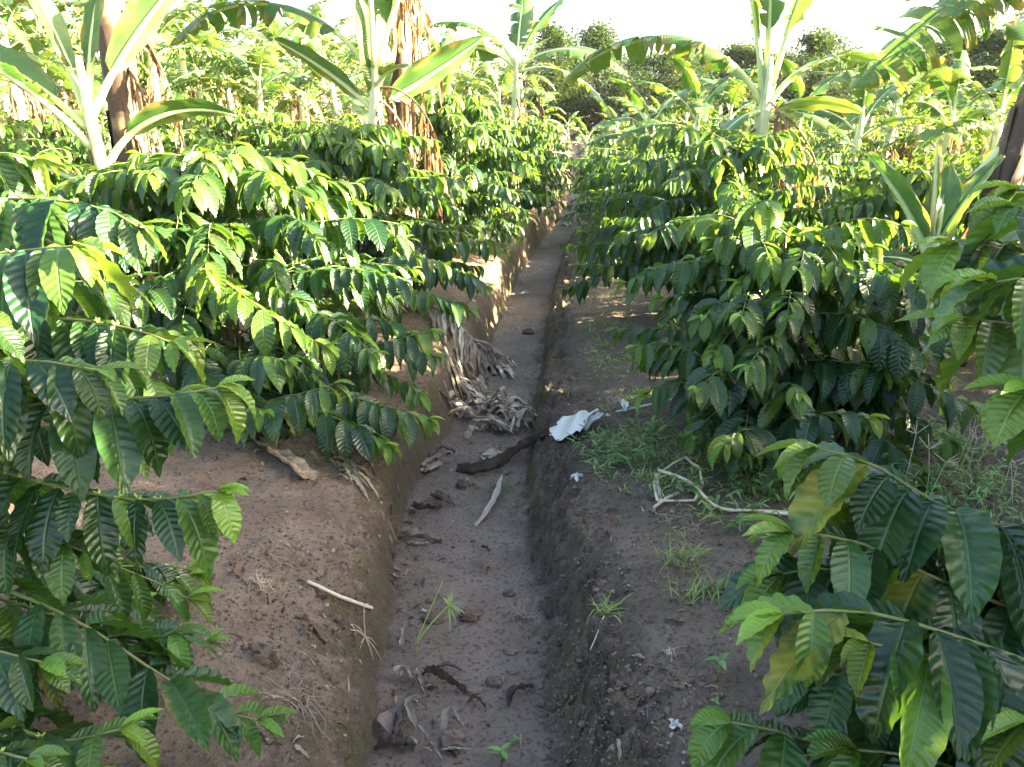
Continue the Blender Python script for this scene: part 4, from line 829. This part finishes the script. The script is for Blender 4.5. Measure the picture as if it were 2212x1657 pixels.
thing(mb, 'bent_stalk', M['straw'], 'long dry straw stalk kinked into a loop on the right bank', 'dry stalk', ring[0])
# white sheet
mb = MB(); nu, nv = 26, 18; a = G(1166, 955, .03); e1 = G(1252, 960, .03) - a; e2 = G(1278, 912, .03) - G(1205, 958, .03)
uu = np.linspace(0, 1, nu); vv = np.linspace(0, 1, nv); UU, VV = np.meshgrid(uu, vv, indexing='ij')
P = a + UU[..., None] * e1 * (1 - .25 * VV[..., None]) + VV[..., None] * (e2 + np.array([-.02, .02, 0])); gz = P[..., 2].copy() - .03
P[..., 0] += .012 * np.sin(VV * 9) * (UU - .5); P[..., 1] += .02 * np.sin(UU * 7 + 1)
P[..., 2] = gz + .02 + .05 * np.sin(np.pi * np.clip(UU * 1.05, 0, 1)) ** 1.5 * (.5 + .5 * np.cos(UU * 7 + VV * 3)) + .045 * VV * (1 - VV) * 2 + .02 * np.abs(fbm(UU * 2, VV * 2, 2)) + .05 * np.exp(-((UU - .95) / .1) ** 2)
mb.grids(P[None], np.stack([UU, VV], -1), np.array([.5]), np.array([.8]))
def sheet_piece(p0, p1, w, c=.7):
    pts = [G(*p0, .03), G((p0[0] + p1[0]) / 2, (p0[1] + p1[1]) / 2, .07), G(*p1, .04)]; ribbon(mb, pts, w, curl=c, n=14, cross=8, tip=.8)
sheet_piece((1262, 940), (1318, 912), .045)
thing(mb, 'crumpled_sheet', M['sheet'], 'crumpled white plastic sheet lying on the right bank at the trench edge', 'plastic sheet', a)
mb = MB(); sheet_piece((1328, 880), (1352, 900), .07, .4); mb.tube(smooth_path([G(1330, 900, .03), G(1400, 892, .05), G(1462, 880, .06)], 10), .006, 6, tint=.2)
thing(mb, 'crumpled_sheet', M['sheet'], 'small grey scrap on the dark stick beyond the white sheet', 'plastic scrap', G(1330, 890))
for (px, py, s, lab) in ((1133, 636, .05, 'small white scrap lying on the trench floor between the far banks'), (1458, 1573, .028, 'small white crumpled scrap on the bare soil at the lower right'), (1168, 588, .04, 'pale green scrap at the right side of the far trench floor'), (1222, 488, .12, 'pale crumpled litter at the far bend of the trench'), (1245, 1036, .035, 'pale chip on the right bank below the white sheet')):
    mb = MB()
    c = G(px, py, .01)
    for i in range(3):
        d = rng.normal(0, s * .5, 3); d[2] = 0; ribbon(mb, [c - d + [0, 0, .0], c + [0, 0, s * .35], c + d], s * .8, curl=rnd.uniform(-.9, .9), tw=rnd.uniform(-1, 1))
    thing(mb, 'white_scrap', M['sheet'], lab, 'scrap', c)
# dead leaves with a shape of their own
def curled_leaf(pts, w, label, mat='drybrown', curl=1.1, tw=.6, n=18, name='dead_leaf'):
    mb = MB(); P = [G(x, y, l) for x, y, l in pts]; ribbon(mb, P, w, curl=curl, n=n, cross=7, tw=tw, tip=.5); mb.tube(smooth_path(P, n) + np.array([0, 0, .002]), np.linspace(.003, .001, n), 5)
    return thing(mb, name, M[mat], label, 'dead leaf', P[0])
curled_leaf([(540, 1410, .02), (575, 1435, .03), (602, 1452, .02)], .05, 'dark purple grey curled leaf lying alone on the left bank', tw=.2)
curled_leaf([(918, 1455, .015), (960, 1482, .03), (1005, 1500, .012)], .035, 'long rolled dark leaf in the middle of the near trench floor', curl=1.6)
curled_leaf([(945, 1448, .015), (970, 1445, .015), (998, 1455, .012)], .018, 'short thin dark leaf just above the long rolled one', curl=1.2)
curled_leaf([(1098, 1535, .012), (1110, 1510, .03), (1152, 1490, .02)], .03, 'forked brown leaf stalk at the right of the near trench floor')
curled_leaf([(848, 1600, .02), (862, 1560, .05), (892, 1525, .03)], .075, 'broad reddish brown crinkled leaf standing by the left trench wall', curl=.6)
curled_leaf([(905, 1590, .03), (885, 1560, .07), (900, 1545, .07), (925, 1545, .03)], .03, 'pale grey leaf curled like a hook in the near trench', 'drygrey', .9)
curled_leaf([(958, 1590, .02), (975, 1560, .05), (1000, 1580, .015)], .03, 'thin grey leaf arching over the reddish clod in the near trench', 'drygrey', .9)
curled_leaf([(815, 1620, .02), (850, 1635, .04), (890, 1610, .02)], .06, 'wrinkled brown leaf lying against the bottom of the left wall', curl=.8)
curled_leaf([(905, 1595, .05), (930, 1620, .03), (955, 1650, .015)], .022, 'grey leaf stalk pointing at the bottom edge of the trench', 'drygrey', .8)
curled_leaf([(955, 1625, .01), (990, 1628, .02), (1015, 1625, .01)], .02, 'flat pale strip near the bottom of the trench', 'drygrey', .5)
curled_leaf([(868, 1405, .02), (880, 1380, .05), (902, 1368, .03)], .025, 'pale curled strip at the left foot of the uprooted grass', 'drygrey', .8)
curled_leaf([(900, 1455, .02), (905, 1480, .03), (918, 1510, .015)], .03, 'pale papery leaf piece under the uprooted grass', 'drygrey', .7)
curled_leaf([(862, 1480, .03), (870, 1465, .04), (890, 1478, .02)], .04, 'crumpled mottled leaf beside the left trench wall', 'drygrey', .9)
curled_leaf([(868, 1160, .02), (905, 1175, .03), (955, 1172, .012)], .06, 'brown leaf with a pale edge lying left in the middle trench', tw=1.0)
curled_leaf([(880, 1175, .015), (900, 1182, .02), (928, 1178, .012)], .02, 'white edged strip below the brown leaf in the middle trench', 'drygrey', .5)
curled_leaf([(890, 1105, .03), (915, 1115, .04), (955, 1100, .015)], .05, 'dark leaf fallen from the left wall into the trench')
curled_leaf([(930, 1080, .03), (955, 1090, .03), (985, 1098, .012)], .03, 'thin dark leaf stalk lying out from the left wall')
curled_leaf([(935, 1000, .03), (950, 985, .05), (985, 985, .03)], .05, 'brown leaf piece caught behind the dark sheath')
curled_leaf([(1010, 1525, .012), (1030, 1515, .015), (1050, 1535, .01)], .0 + .015, 'tiny dark curl of leaf in the near trench')
curled_leaf([(1040, 1185, .01), (1050, 1190, .015), (1058, 1195, .01)], .018, 'tiny dark leaf alone in the middle of the trench floor')
curled_leaf([(90, 935, .02), (60, 915, .05), (70, 900, .03)], .07, 'rusty dead leaves on the left bank behind the nearest bush', 'dead', .8)
# bits on the left bank
curled_leaf([(255, 1215, .02), (262, 1240, .03), (270, 1262, .012)], .03, 'grey folded leaf under the left bush', 'drygrey', .8)
curled_leaf([(370, 1230, .015), (420, 1245, .02), (440, 1240, .012)], .03, 'pale dry leaf at the shaded foot of the left bush', 'drystraw', .6)
# soil clods
def clod(px, py, rx, rz, label):
    mb = MB(); c = G(px, py); nu, nv = 26, 34; th = np.linspace(.02, np.pi - .02, nu); ph = np.linspace(0, 2 * np.pi, nv, endpoint=False); T, F = np.meshgrid(th, ph, indexing='ij')
    k = rnd.uniform(0, 50); rr = 1 + .45 * fbm(np.cos(F) * np.sin(T) * 1.9 + k, np.cos(T) * 1.9 + np.sin(F) * np.sin(T) * 1.9, 5) + rng.normal(0, .02, T.shape)
    P = np.stack([np.cos(F) * np.sin(T) * rx * rr, np.sin(F) * np.sin(T) * rx * .75 * rr, np.cos(T) * rz * rr + rz * .45], -1) + c
    mb.grids(P[None], np.stack([F, T], -1), np.array([.5]), np.array([rnd.random()]), wrap=True); return thing(mb, 'soil_clod', M['clod'], label, 'clod', c, 'clods on the trench floor')
for c in ((1015, 1336, .040, .022, 'large reddish clod right of the uprooted grass'), (938, 1338, .045, .012, 'flat wide clod left of the large reddish one'), (1022, 1492, .030, .008, 'flat dark clod near the rolled leaf'), (1068, 1476, .030, .015, 'knobbly pair of dark clods right of the flat one'), (1103, 1408, .026, .007, 'oval dark clod by the right wall'), (1108, 1452, .020, .010, 'small clod below the oval one by the right wall'), (1000, 1052, .035, .030, 'tall round clod just below the dark sheath'), (978, 1606, .04, .03, 'reddish clod under the arching grey leaf'), (955, 1075, .035, .03, 'dark clod at the left wall below the sheath'), (930, 1300, .018, .010, 'small clod upslope of the flat wide one'), (890, 1335, .010, .007, 'crumb sized clod left of the flat wide one'), (1150, 1410, .02, .012, 'small clod on the foot of the right wall'), (1100, 1285, .024, .015, 'dark clod amid the grey moss tufts'), (1022, 1170, .014, .006, 'small dark clod high in the middle trench'), (1140, 720, .05, .03, 'dark clod patch far up the trench')): clod(*c)
# pebbles and crumbs nobody could count
def scatter(n, boxes, size, name, mat):
    V = []; mb = MB(); th = np.array([.05, 1.1, 2.1, 3.09]); ph = np.linspace(0, 2 * np.pi, 6, endpoint=False); T, F = np.meshgrid(th, ph, indexing='ij')
    S = np.stack([np.cos(F) * np.sin(T), np.sin(F) * np.sin(T), np.cos(T)], -1)
    bx = [rnd.choice(boxes) for _ in range(n)]; g = GM([rnd.uniform(b[0], b[2]) for b in bx], [rnd.uniform(b[1], b[3]) for b in bx]); xs = g[:, 0]; ys = g[:, 1]; z = ground_z(xs, ys); sc = size * np.exp(rng.normal(0, .45, n)); jit = rng.uniform(.6, 1.3, (n, 1, 1, 3))
    P = S[None] * sc[:, None, None, None] * jit * np.array([1, 1, .7]) + np.stack([xs, ys, z + sc * .25], -1)[:, None, None]
    mb.grids(P, np.stack([F, T], -1), np.full(n, .5), rng.random(n), wrap=True); return tag(mb.build(name, M[mat]), kind='stuff')
LBX = [(420, 1130, 800, 1330), (300, 900, 820, 1200), (560, 1330, 780, 1650), (430, 1180, 780, 1420)]; RBX = [(1230, 1000, 1650, 1650), (1250, 950, 1500, 1300), (1300, 1400, 1560, 1650)]; TBX = [(850, 1050, 1160, 1650)]; WBX = [(1150, 1000, 1320, 1650), (1180, 1350, 1330, 1650), (1160, 700, 1240, 1000)]
scatter(380, LBX + RBX, .0034, 'gravel', 'pebble'); scatter(3200, LBX + RBX + RBX + WBX + WBX, .0042, 'soil_crumbs', 'clod')
mb = MB()
for i in range(420):
    x0, y0, x1, y1 = rnd.choice(LBX + RBX + TBX + [(840, 1100, 960, 1640), (840, 1100, 900, 1640), (1000, 820, 1160, 1000), (1210, 780, 1300, 1000), (450, 900, 830, 1060), (960, 980, 1130, 1060), (1080, 600, 1180, 820), (1300, 950, 1600, 1150)]); c = G(rnd.uniform(x0, x1), rnd.uniform(y0, y1)); az = rnd.uniform(0, 6.28); ln = rnd.uniform(.01, .06); d = np.array([math.cos(az), math.sin(az)]) * ln / 2
    ribbon(mb, [gp(*(c[:2] - d), .004), gp(*c[:2], .009), gp(*(c[:2] + d), .004)], rnd.uniform(.003, .020), mat=rnd.choice((0, 1, 1, 2)), n=7, cross=4, curl=rnd.uniform(-.3, .9), tw=rnd.uniform(-1, 1))
tag(mb.build('leaf_litter', [M['drystraw'], M['drybrown'], M['drygrey']]), kind='stuff')
# fine dry roots
def roots(px, py, n, spread, label, mat='twig', r0=.0016):
    mb = MB(); c = G(px, py, .015)
    for i in range(n):
        az = rnd.uniform(0, 6.28); p = [c + rng.normal(0, spread * .12, 3) * [1, 1, .2]]; ln = spread * rnd.uniform(.4, 1.1)
        for k in range(5):
            az += rnd.uniform(-.6, .6); q = p[-1] + np.array([math.cos(az), math.sin(az), 0]) * ln / 5; q[2] = GZ(q[0], q[1]) + rnd.uniform(.004, .03); p.append(q)
        mb.tube(smooth_path(p, 10), np.linspace(r0, r0 * .5, 10), 4)
    return thing(mb, 'root_tuft', M[mat], label, 'roots', c)
roots(650, 1520, 34, .13, 'tangle of thin dry roots on the lower left bank'); roots(560, 1265, 22, .05, 'small dry root ball on the left bank', 'straw', .0012); roots(590, 1230, 3, .16, 'few long thin twigs beside the small root ball'); roots(1450, 1125, 7, .10, 'few pale dry rootlets on the right bank below the kinked stalk'); roots(1500, 1150, 6, .10, 'bare twigs on the right bank by the grass clump'); roots(1200, 830, 16, .14, 'thin dry rootlets on the right wall of the far trench'); roots(1440, 1420, 5, .05, 'small pale root fork on the lower right bank', 'straw')
roots(1120, 1330, 40, .10, 'tuft of grey dead moss stalks by the right wall of the trench', 'twig', .0013); roots(1055, 1225, 30, .09, 'grey dead moss stalks in the middle of the trench floor', 'twig', .0012)
# grass and weeds
def tuft(pos, n, L, W, label, cat='grass', mat='grass', spread=.02, p=(45, 88), tint=(.2, .8), prof=prof_blade, name='grass_tuft', group=None, extra=None):
    mb = MB(); r = rng; base = np.asarray(pos) + np.stack([r.normal(0, spread, n), r.normal(0, spread, n), np.zeros(n)], -1); base[:, 2] = ground_z(base[:, 0], base[:, 1])
    leaf_batch(mb, base, r.uniform(0, 6.28, n), np.radians(r.uniform(*p, n)), np.radians(r.uniform(-50, 45, n)), L * r.uniform(.5, 1.2, n), W * r.uniform(.7, 1.2, n), r.uniform(-.3, .3, n), .35, 0, r.uniform(*tint, n), 8, 2, prof)
    if extra: extra(mb)
    return thing(mb, name, [M[mat], M['straw']], label, cat, np.asarray(pos), group)
def sheds(mb, pos, n, h):
    for _ in range(n):
        a = np.asarray(pos) + [rnd.uniform(-.08, .08), rnd.uniform(-.06, .06), 0]; a[2] = GZ(a[0], a[1]); t = a + np.array([rnd.uniform(-.06, .06), rnd.uniform(-.05, .05), h * rnd.uniform(.7, 1.15)])
        mb.tube([a, (a + t) / 2 + rng.normal(0, .006, 3), t], [.0016, .0013, .001], 4, mat=1)
        for k in range(rnd.randint(4, 6)):
            az = rnd.uniform(0, 6.28); e = t + np.array([math.cos(az) * .045, math.sin(az) * .045, rnd.uniform(.015, .05)]); mb.tube([t, (t + e) / 2, e], [.0011, .0015, .0008], 4, mat=1)
def weed(pos, n, L, W, h, label, group=None, name='weed_clump', mat='weed', spread=.05, heads=0, hh=.3):
    mb = MB(); B = []; A = []
    for i in range(n):
        a = np.asarray(pos) + [rnd.gauss(0, spread), rnd.gauss(0, spread), 0]; a[2] = GZ(a[0], a[1]); az = rnd.uniform(0, 6.28); t = a + np.array([math.cos(az) * h * .6, math.sin(az) * h * .6, h * rnd.uniform(.5, 1.1)])
        pth = smooth_path([a, a * .5 + t * .5 + [0, 0, h * .12], t], 7); mb.tube(pth, np.linspace(.0018, .001, 7), 4, mat=0, tint=.4)
        for k in range(1, 7): B.append(pth[k]); A.append(az + (1 if k % 2 else -1) * rnd.uniform(.4, 1.2))
    B = np.array(B); N = len(B)
    leaf_batch(mb, B, np.array(A), np.radians(rng.uniform(0, 55, N)), np.radians(rng.uniform(-50, 20, N)), L * rng.uniform(.6, 1.2, N), W * rng.uniform(.7, 1.2, N), rng.uniform(-.4, .4, N), .3, 0, rng.uniform(.1, .75, N), 6, 2, prof_lance)
    if heads: sheds(mb, pos, heads, hh)
    return thing(mb, name, [M[mat], M['straw']], label, 'weeds', np.asarray(pos), group)
tuft(G(1305, 1320), 36, .10, .006, 'lone yellowish grass tuft on the crest of the right wall')
stick('dry_root', 'thin pale root trailing down the right wall below the lone grass tuft', [G(1305, 1335, .01), G(1290, 1375, .012), G(1275, 1410, .01)], .0022)
tuft(G(1480, 1215), 60, .13, .004, 'feathery grass clump in the middle of the right bank', spread=.035); tuft(G(1545, 1275), 22, .13, .009, 'upright grass with broad blades left of the nearest bush', tint=(0, .3)); tuft(G(1490, 1290), 26, .10, .005, 'thin grass growing beside the broad bladed tuft', spread=.04)
tuft(G(1455, 1160), 24, .08, .003, 'fine wispy grass uphill of the feathery clump', spread=.03); tuft(G(1105, 1055), 24, .09, .004, 'sparse grass tuft on the trench floor at the right wall below the sheath', tint=(0, .4)); tuft(G(320, 1500), 10, .17, .008, 'few bright grass blades rising through the low left bush', tint=(.4, .8))
tuft(G(600, 985), 26, .09, .004, 'feathery weed by the bark slab on the left bank', tint=(.1, .5), spread=.03)
# uprooted grass across the trench floor
mb = MB(); a, b = G(895, 1410, .03), G(972, 1350, .09); mb.tube(smooth_path([a, (a + b) / 2 + [0, 0, .01], b], 8), .003, 5, tint=.6); mb.tube([G(900, 1420, .02), G(905, 1400, .05), G(958, 1318, .13)], .0022, 5, tint=.6)
leaf_batch(mb, np.repeat(b[None], 9, 0), np.radians([80, 60, 20, -20, -60, -85, 100, 130, -40]), np.radians([50, 60, 20, 10, -10, -30, 40, 30, 15]), np.radians([10, 20, -20, -40, -60, -70, 0, 10, -30]), np.array([.07, .05, .06, .08, .08, .1, .05, .05, .07]), .010, 0, .3, 0, np.array([.8, .9, .6, .7, .7, .8, 1, 1, .7]), 8, 2, prof_blade)
thing(mb, 'uprooted_grass', M['grass'], 'uprooted grass stem with a star of pale blades lying on the near trench floor', 'grass', a)
mb = MB(); a = G(790, 1385, .0); mb.tube(smooth_path([a, a + [.0, .0, .10], a + [.006, 0, .16], a + [.018, 0, .155]], 10), .002, 5)
for i in range(7): az = i * .9; e = gp(a[0] + math.cos(az) * .05, a[1] + math.sin(az) * .05, .006); mb.tube([a + [0, 0, .02], (a + e) / 2 + [0, 0, .02], e], .0017, 4)
thing(mb, 'dead_seedling', M['straw'], 'dead straw coloured seedling standing on the rim of the left bank', 'dead plant', a)
def seedling(px, py, L, n, label, h=.03, tint=.35):
    p = G(px, py); mb = MB(); mb.tube([p, p + [0, 0, h]], [.003, .002], 5, tint=.5); N = n
    leaf_batch(mb, np.repeat((p + [0, 0, h])[None], N, 0) - np.stack([0 * np.arange(N), 0 * np.arange(N), np.arange(N) // 3 * .012], -1), np.arange(N) * 2.1 + rnd.uniform(0, 3), np.radians(rng.uniform(15, 60, N)), np.radians(rng.uniform(-30, 20, N)), L * rng.uniform(.7, 1.1, N), L * .42, 0, .35, .01, tint, 8, 4, prof_lance)
    return thing(mb, 'seedling', M['weed'], label, 'seedling', p)
seedling(1085, 1645, .045, 5, 'bright green seedling at the bottom edge of the trench', .04, .5); seedling(868, 1615, .04, 2, 'single green leaf among the dead leaves in the trench', .01, .2); seedling(1550, 1470, .05, 4, 'thin upright seedling on the bare right bank', .07, .3); seedling(1335, 1130, .018, 4, 'tiny green sprout on the dark right bank'); seedling(1140, 1105, .03, 6, 'dark small leaved weed at the foot of the right wall', .02, .1); seedling(910, 655, .10, 4, 'broad leaved weed on the left bank above the draped dry leaf', .06, .2); seedling(1115, 1605, .022, 5, 'small sprout at the right side of the near trench floor', .015); seedling(1545, 1520, .02, 3, 'tiny seedling below the upright one on the right bank', .01)
WG = 'weeds around the rounded bush'
wl = [(1300, 975, 'low weeds just right of the white sheet'), (1350, 990, 'weeds between the white sheet and the rounded bush'), (1400, 960, 'taller weeds at the left foot of the rounded bush'), (1460, 955, 'weeds in the shade under the rounded bush front'), (1310, 1010, 'sparse weeds on the soil below the white sheet'), (1530, 1000, 'weeds in front of the rounded bush beside its low shoot'), (1600, 1030, 'weeds right of the kinked straw loop'), (1660, 1010, 'weeds spreading between the rounded bush and the nearest bush'), (1700, 1075, 'weeds at the left of the nearest bush top'), (1580, 1130, 'small weed patch beside the long straw stalk'), (1640, 1065, 'weeds just uphill of the long straw stalk'), (1480, 1075, 'thin weeds inside the kinked straw loop'), (1420, 1000, 'weeds uphill of the kinked straw loop')]
for (px, py, l) in wl: weed(G(px, py), rnd.randint(8, 14), .065, .011, .12, l, WG, heads=rnd.choice((0, 0, 1)), hh=.22)
for (px, py, l, hd, hh) in ((1690, 900, 'tall sunlit grass with star shaped seed heads before the rounded bush', 7, .42), (1780, 930, 'yellow lit weeds at the right front of the rounded bush', 5, .3), (1890, 930, 'tall seeding grass right of the rounded bush', 8, .4), (1960, 960, 'seeding grass behind the leaves of the nearest bush', 7, .35), (2050, 1050, 'grassy weeds behind the nearest bush', 4, .3), (2140, 1120, 'weeds glimpsed through the nearest bush', 3, .25), (1980, 1090, 'pale weeds beneath the top branch of the nearest bush', 3, .25), (2100, 1000, 'pale grass between the nearest bush and the young banana', 4, .3)):
    weed(G(px, py), 20, .06, .009, .14, l, WG, heads=hd, hh=hh, spread=.10)
# ground cover along the right verge
def cover(name, boxes, n, L, W, p=(10, 70), tint=(.1, .8)):
    bx = [rnd.choice(boxes) for _ in range(n // 7)]; pts = GM([rnd.uniform(b[0], b[2]) for b in bx], [rnd.uniform(b[1], b[3]) for b in bx]); base = np.repeat(pts, 7, 0); base[:, :2] += rng.normal(0, .035, (len(base), 2)); base[:, 2] = ground_z(base[:, 0], base[:, 1]); N = len(base)
    mb = MB(); leaf_batch(mb, base, rng.uniform(0, 6.28, N), np.radians(rng.uniform(*p, N)), np.radians(rng.uniform(-50, 30, N)), L * rng.uniform(.4, 1.3, N), W * rng.uniform(.6, 1.2, N), rng.uniform(-.4, .4, N), .3, 0, rng.uniform(*tint, N), 6, 2, prof_blade)
    return tag(mb.build(name, M['grass']), kind='stuff')
cover('grass', [(1250, 560, 1330, 720), (1270, 640, 1380, 800), (1245, 500, 1290, 600), (1290, 850, 1420, 960), (1340, 900, 1700, 1010), (1700, 900, 2200, 1100), (1900, 1000, 2212, 1200), (1750, 860, 2060, 960), (1600, 960, 1900, 1080), (1280, 960, 1500, 1060)], 2500, .085, .006, (15, 80), (.5, 1.0))
cover('ground_cover', [(1280, 700, 1400, 860), (1300, 920, 1650, 1020), (1500, 1010, 1750, 1120), (1900, 1050, 2212, 1250)], 900, .045, .012, (0, 50), (.4, .9))
cover('grass_fringe', [(820, 640, 1000, 700), (1000, 560, 1060, 620), (1040, 520, 1090, 560), (860, 700, 960, 740), (440, 800, 620, 880)], 420, .07, .006, (20, 80), (.2, .8))

# ================================================================== AIR
hz = NT('air'); vp = hz.n('ShaderNodeVolumePrincipled'); hz.set(vp, 'Color', (.92, .95, 1.0)); hz.set(vp, 'Density', .00013); hz.set(vp, 'Anisotropy', .2)
hz.t.links.new(vp.outputs[0], hz.out.inputs['Volume'])
hb = MB(); X0, X1, Y0, Y1, Z0, Z1 = -450., 450., -65., 445., -3., 11.
def quad(a, b, c, d): hb.grids(np.array([[[a, d], [b, c]]], float), np.zeros((2, 2, 2)), np.array([.5]), np.array([.5]))
quad((X0, Y0, Z0), (X0, Y1, Z0), (X1, Y1, Z0), (X1, Y0, Z0)); quad((X0, Y0, Z1), (X1, Y0, Z1), (X1, Y1, Z1), (X0, Y1, Z1)); quad((X0, Y0, Z0), (X1, Y0, Z0), (X1, Y0, Z1), (X0, Y0, Z1)); quad((X1, Y0, Z0), (X1, Y1, Z0), (X1, Y1, Z1), (X1, Y0, Z1)); quad((X1, Y1, Z0), (X0, Y1, Z0), (X0, Y1, Z1), (X1, Y1, Z1)); quad((X0, Y1, Z0), (X0, Y0, Z0), (X0, Y0, Z1), (X0, Y1, Z1))
tag(hb.build('haze', hz.m, smooth=False), kind='stuff')

# ================================================================== LIGHT, SKY, CAMERA
SUN_EL, SUN_DIR = R(16.5), np.array([.995, -.10])      # low sun from the right, slightly behind the camera
sun = bpy.data.lights.new('sun', 'SUN'); sun.energy = 5.0; sun.angle = R(.55); sun.color = (1.0, .85, .56)
so = bpy.data.objects.new('sun', sun); C.objects.link(so); so.location = (12, -2, 9)
d = Vector((SUN_DIR[0] * math.cos(SUN_EL), SUN_DIR[1] * math.cos(SUN_EL), math.sin(SUN_EL))); so.rotation_euler = d.to_track_quat('Z', 'Y').to_euler()
w = bpy.data.worlds.new('World'); bpy.context.scene.world = w; w.use_nodes = True; nt = w.node_tree
bg = nt.nodes.get('Background') or nt.nodes.new('ShaderNodeBackground'); sky = nt.nodes.new('ShaderNodeTexSky'); sky.sky_type = 'NISHITA'; sky.sun_disc = False
sky.sun_elevation = SUN_EL; sky.sun_rotation = math.atan2(d.x, d.y); sky.air_density = 1.0; sky.dust_density = 3.5; sky.ozone_density = 1.0
nt.links.new(sky.outputs[0], bg.inputs[0]); bg.inputs[1].default_value = .055
cam = bpy.data.cameras.new('camera'); cam.sensor_width = 36; cam.lens = 36 * FPX / 2212; cam.clip_start = .05; cam.clip_end = 2000
co = bpy.data.objects.new('camera', cam); C.objects.link(co); co.location = EYE; co.rotation_euler = (math.pi / 2 - PITCH, 0, 0)
sc = bpy.context.scene; sc.camera = co
sc.view_settings.view_transform = 'Standard'; sc.view_settings.look = 'None'; sc.view_settings.gamma = 1; sc.view_settings.exposure = 4.25
sc.cycles.max_bounces = 7; sc.cycles.diffuse_bounces = 3; sc.cycles.glossy_bounces = 2; sc.cycles.transmission_bounces = 4; sc.cycles.caustics_reflective = False; sc.cycles.caustics_refractive = False
sc.cycles.use_denoising = True
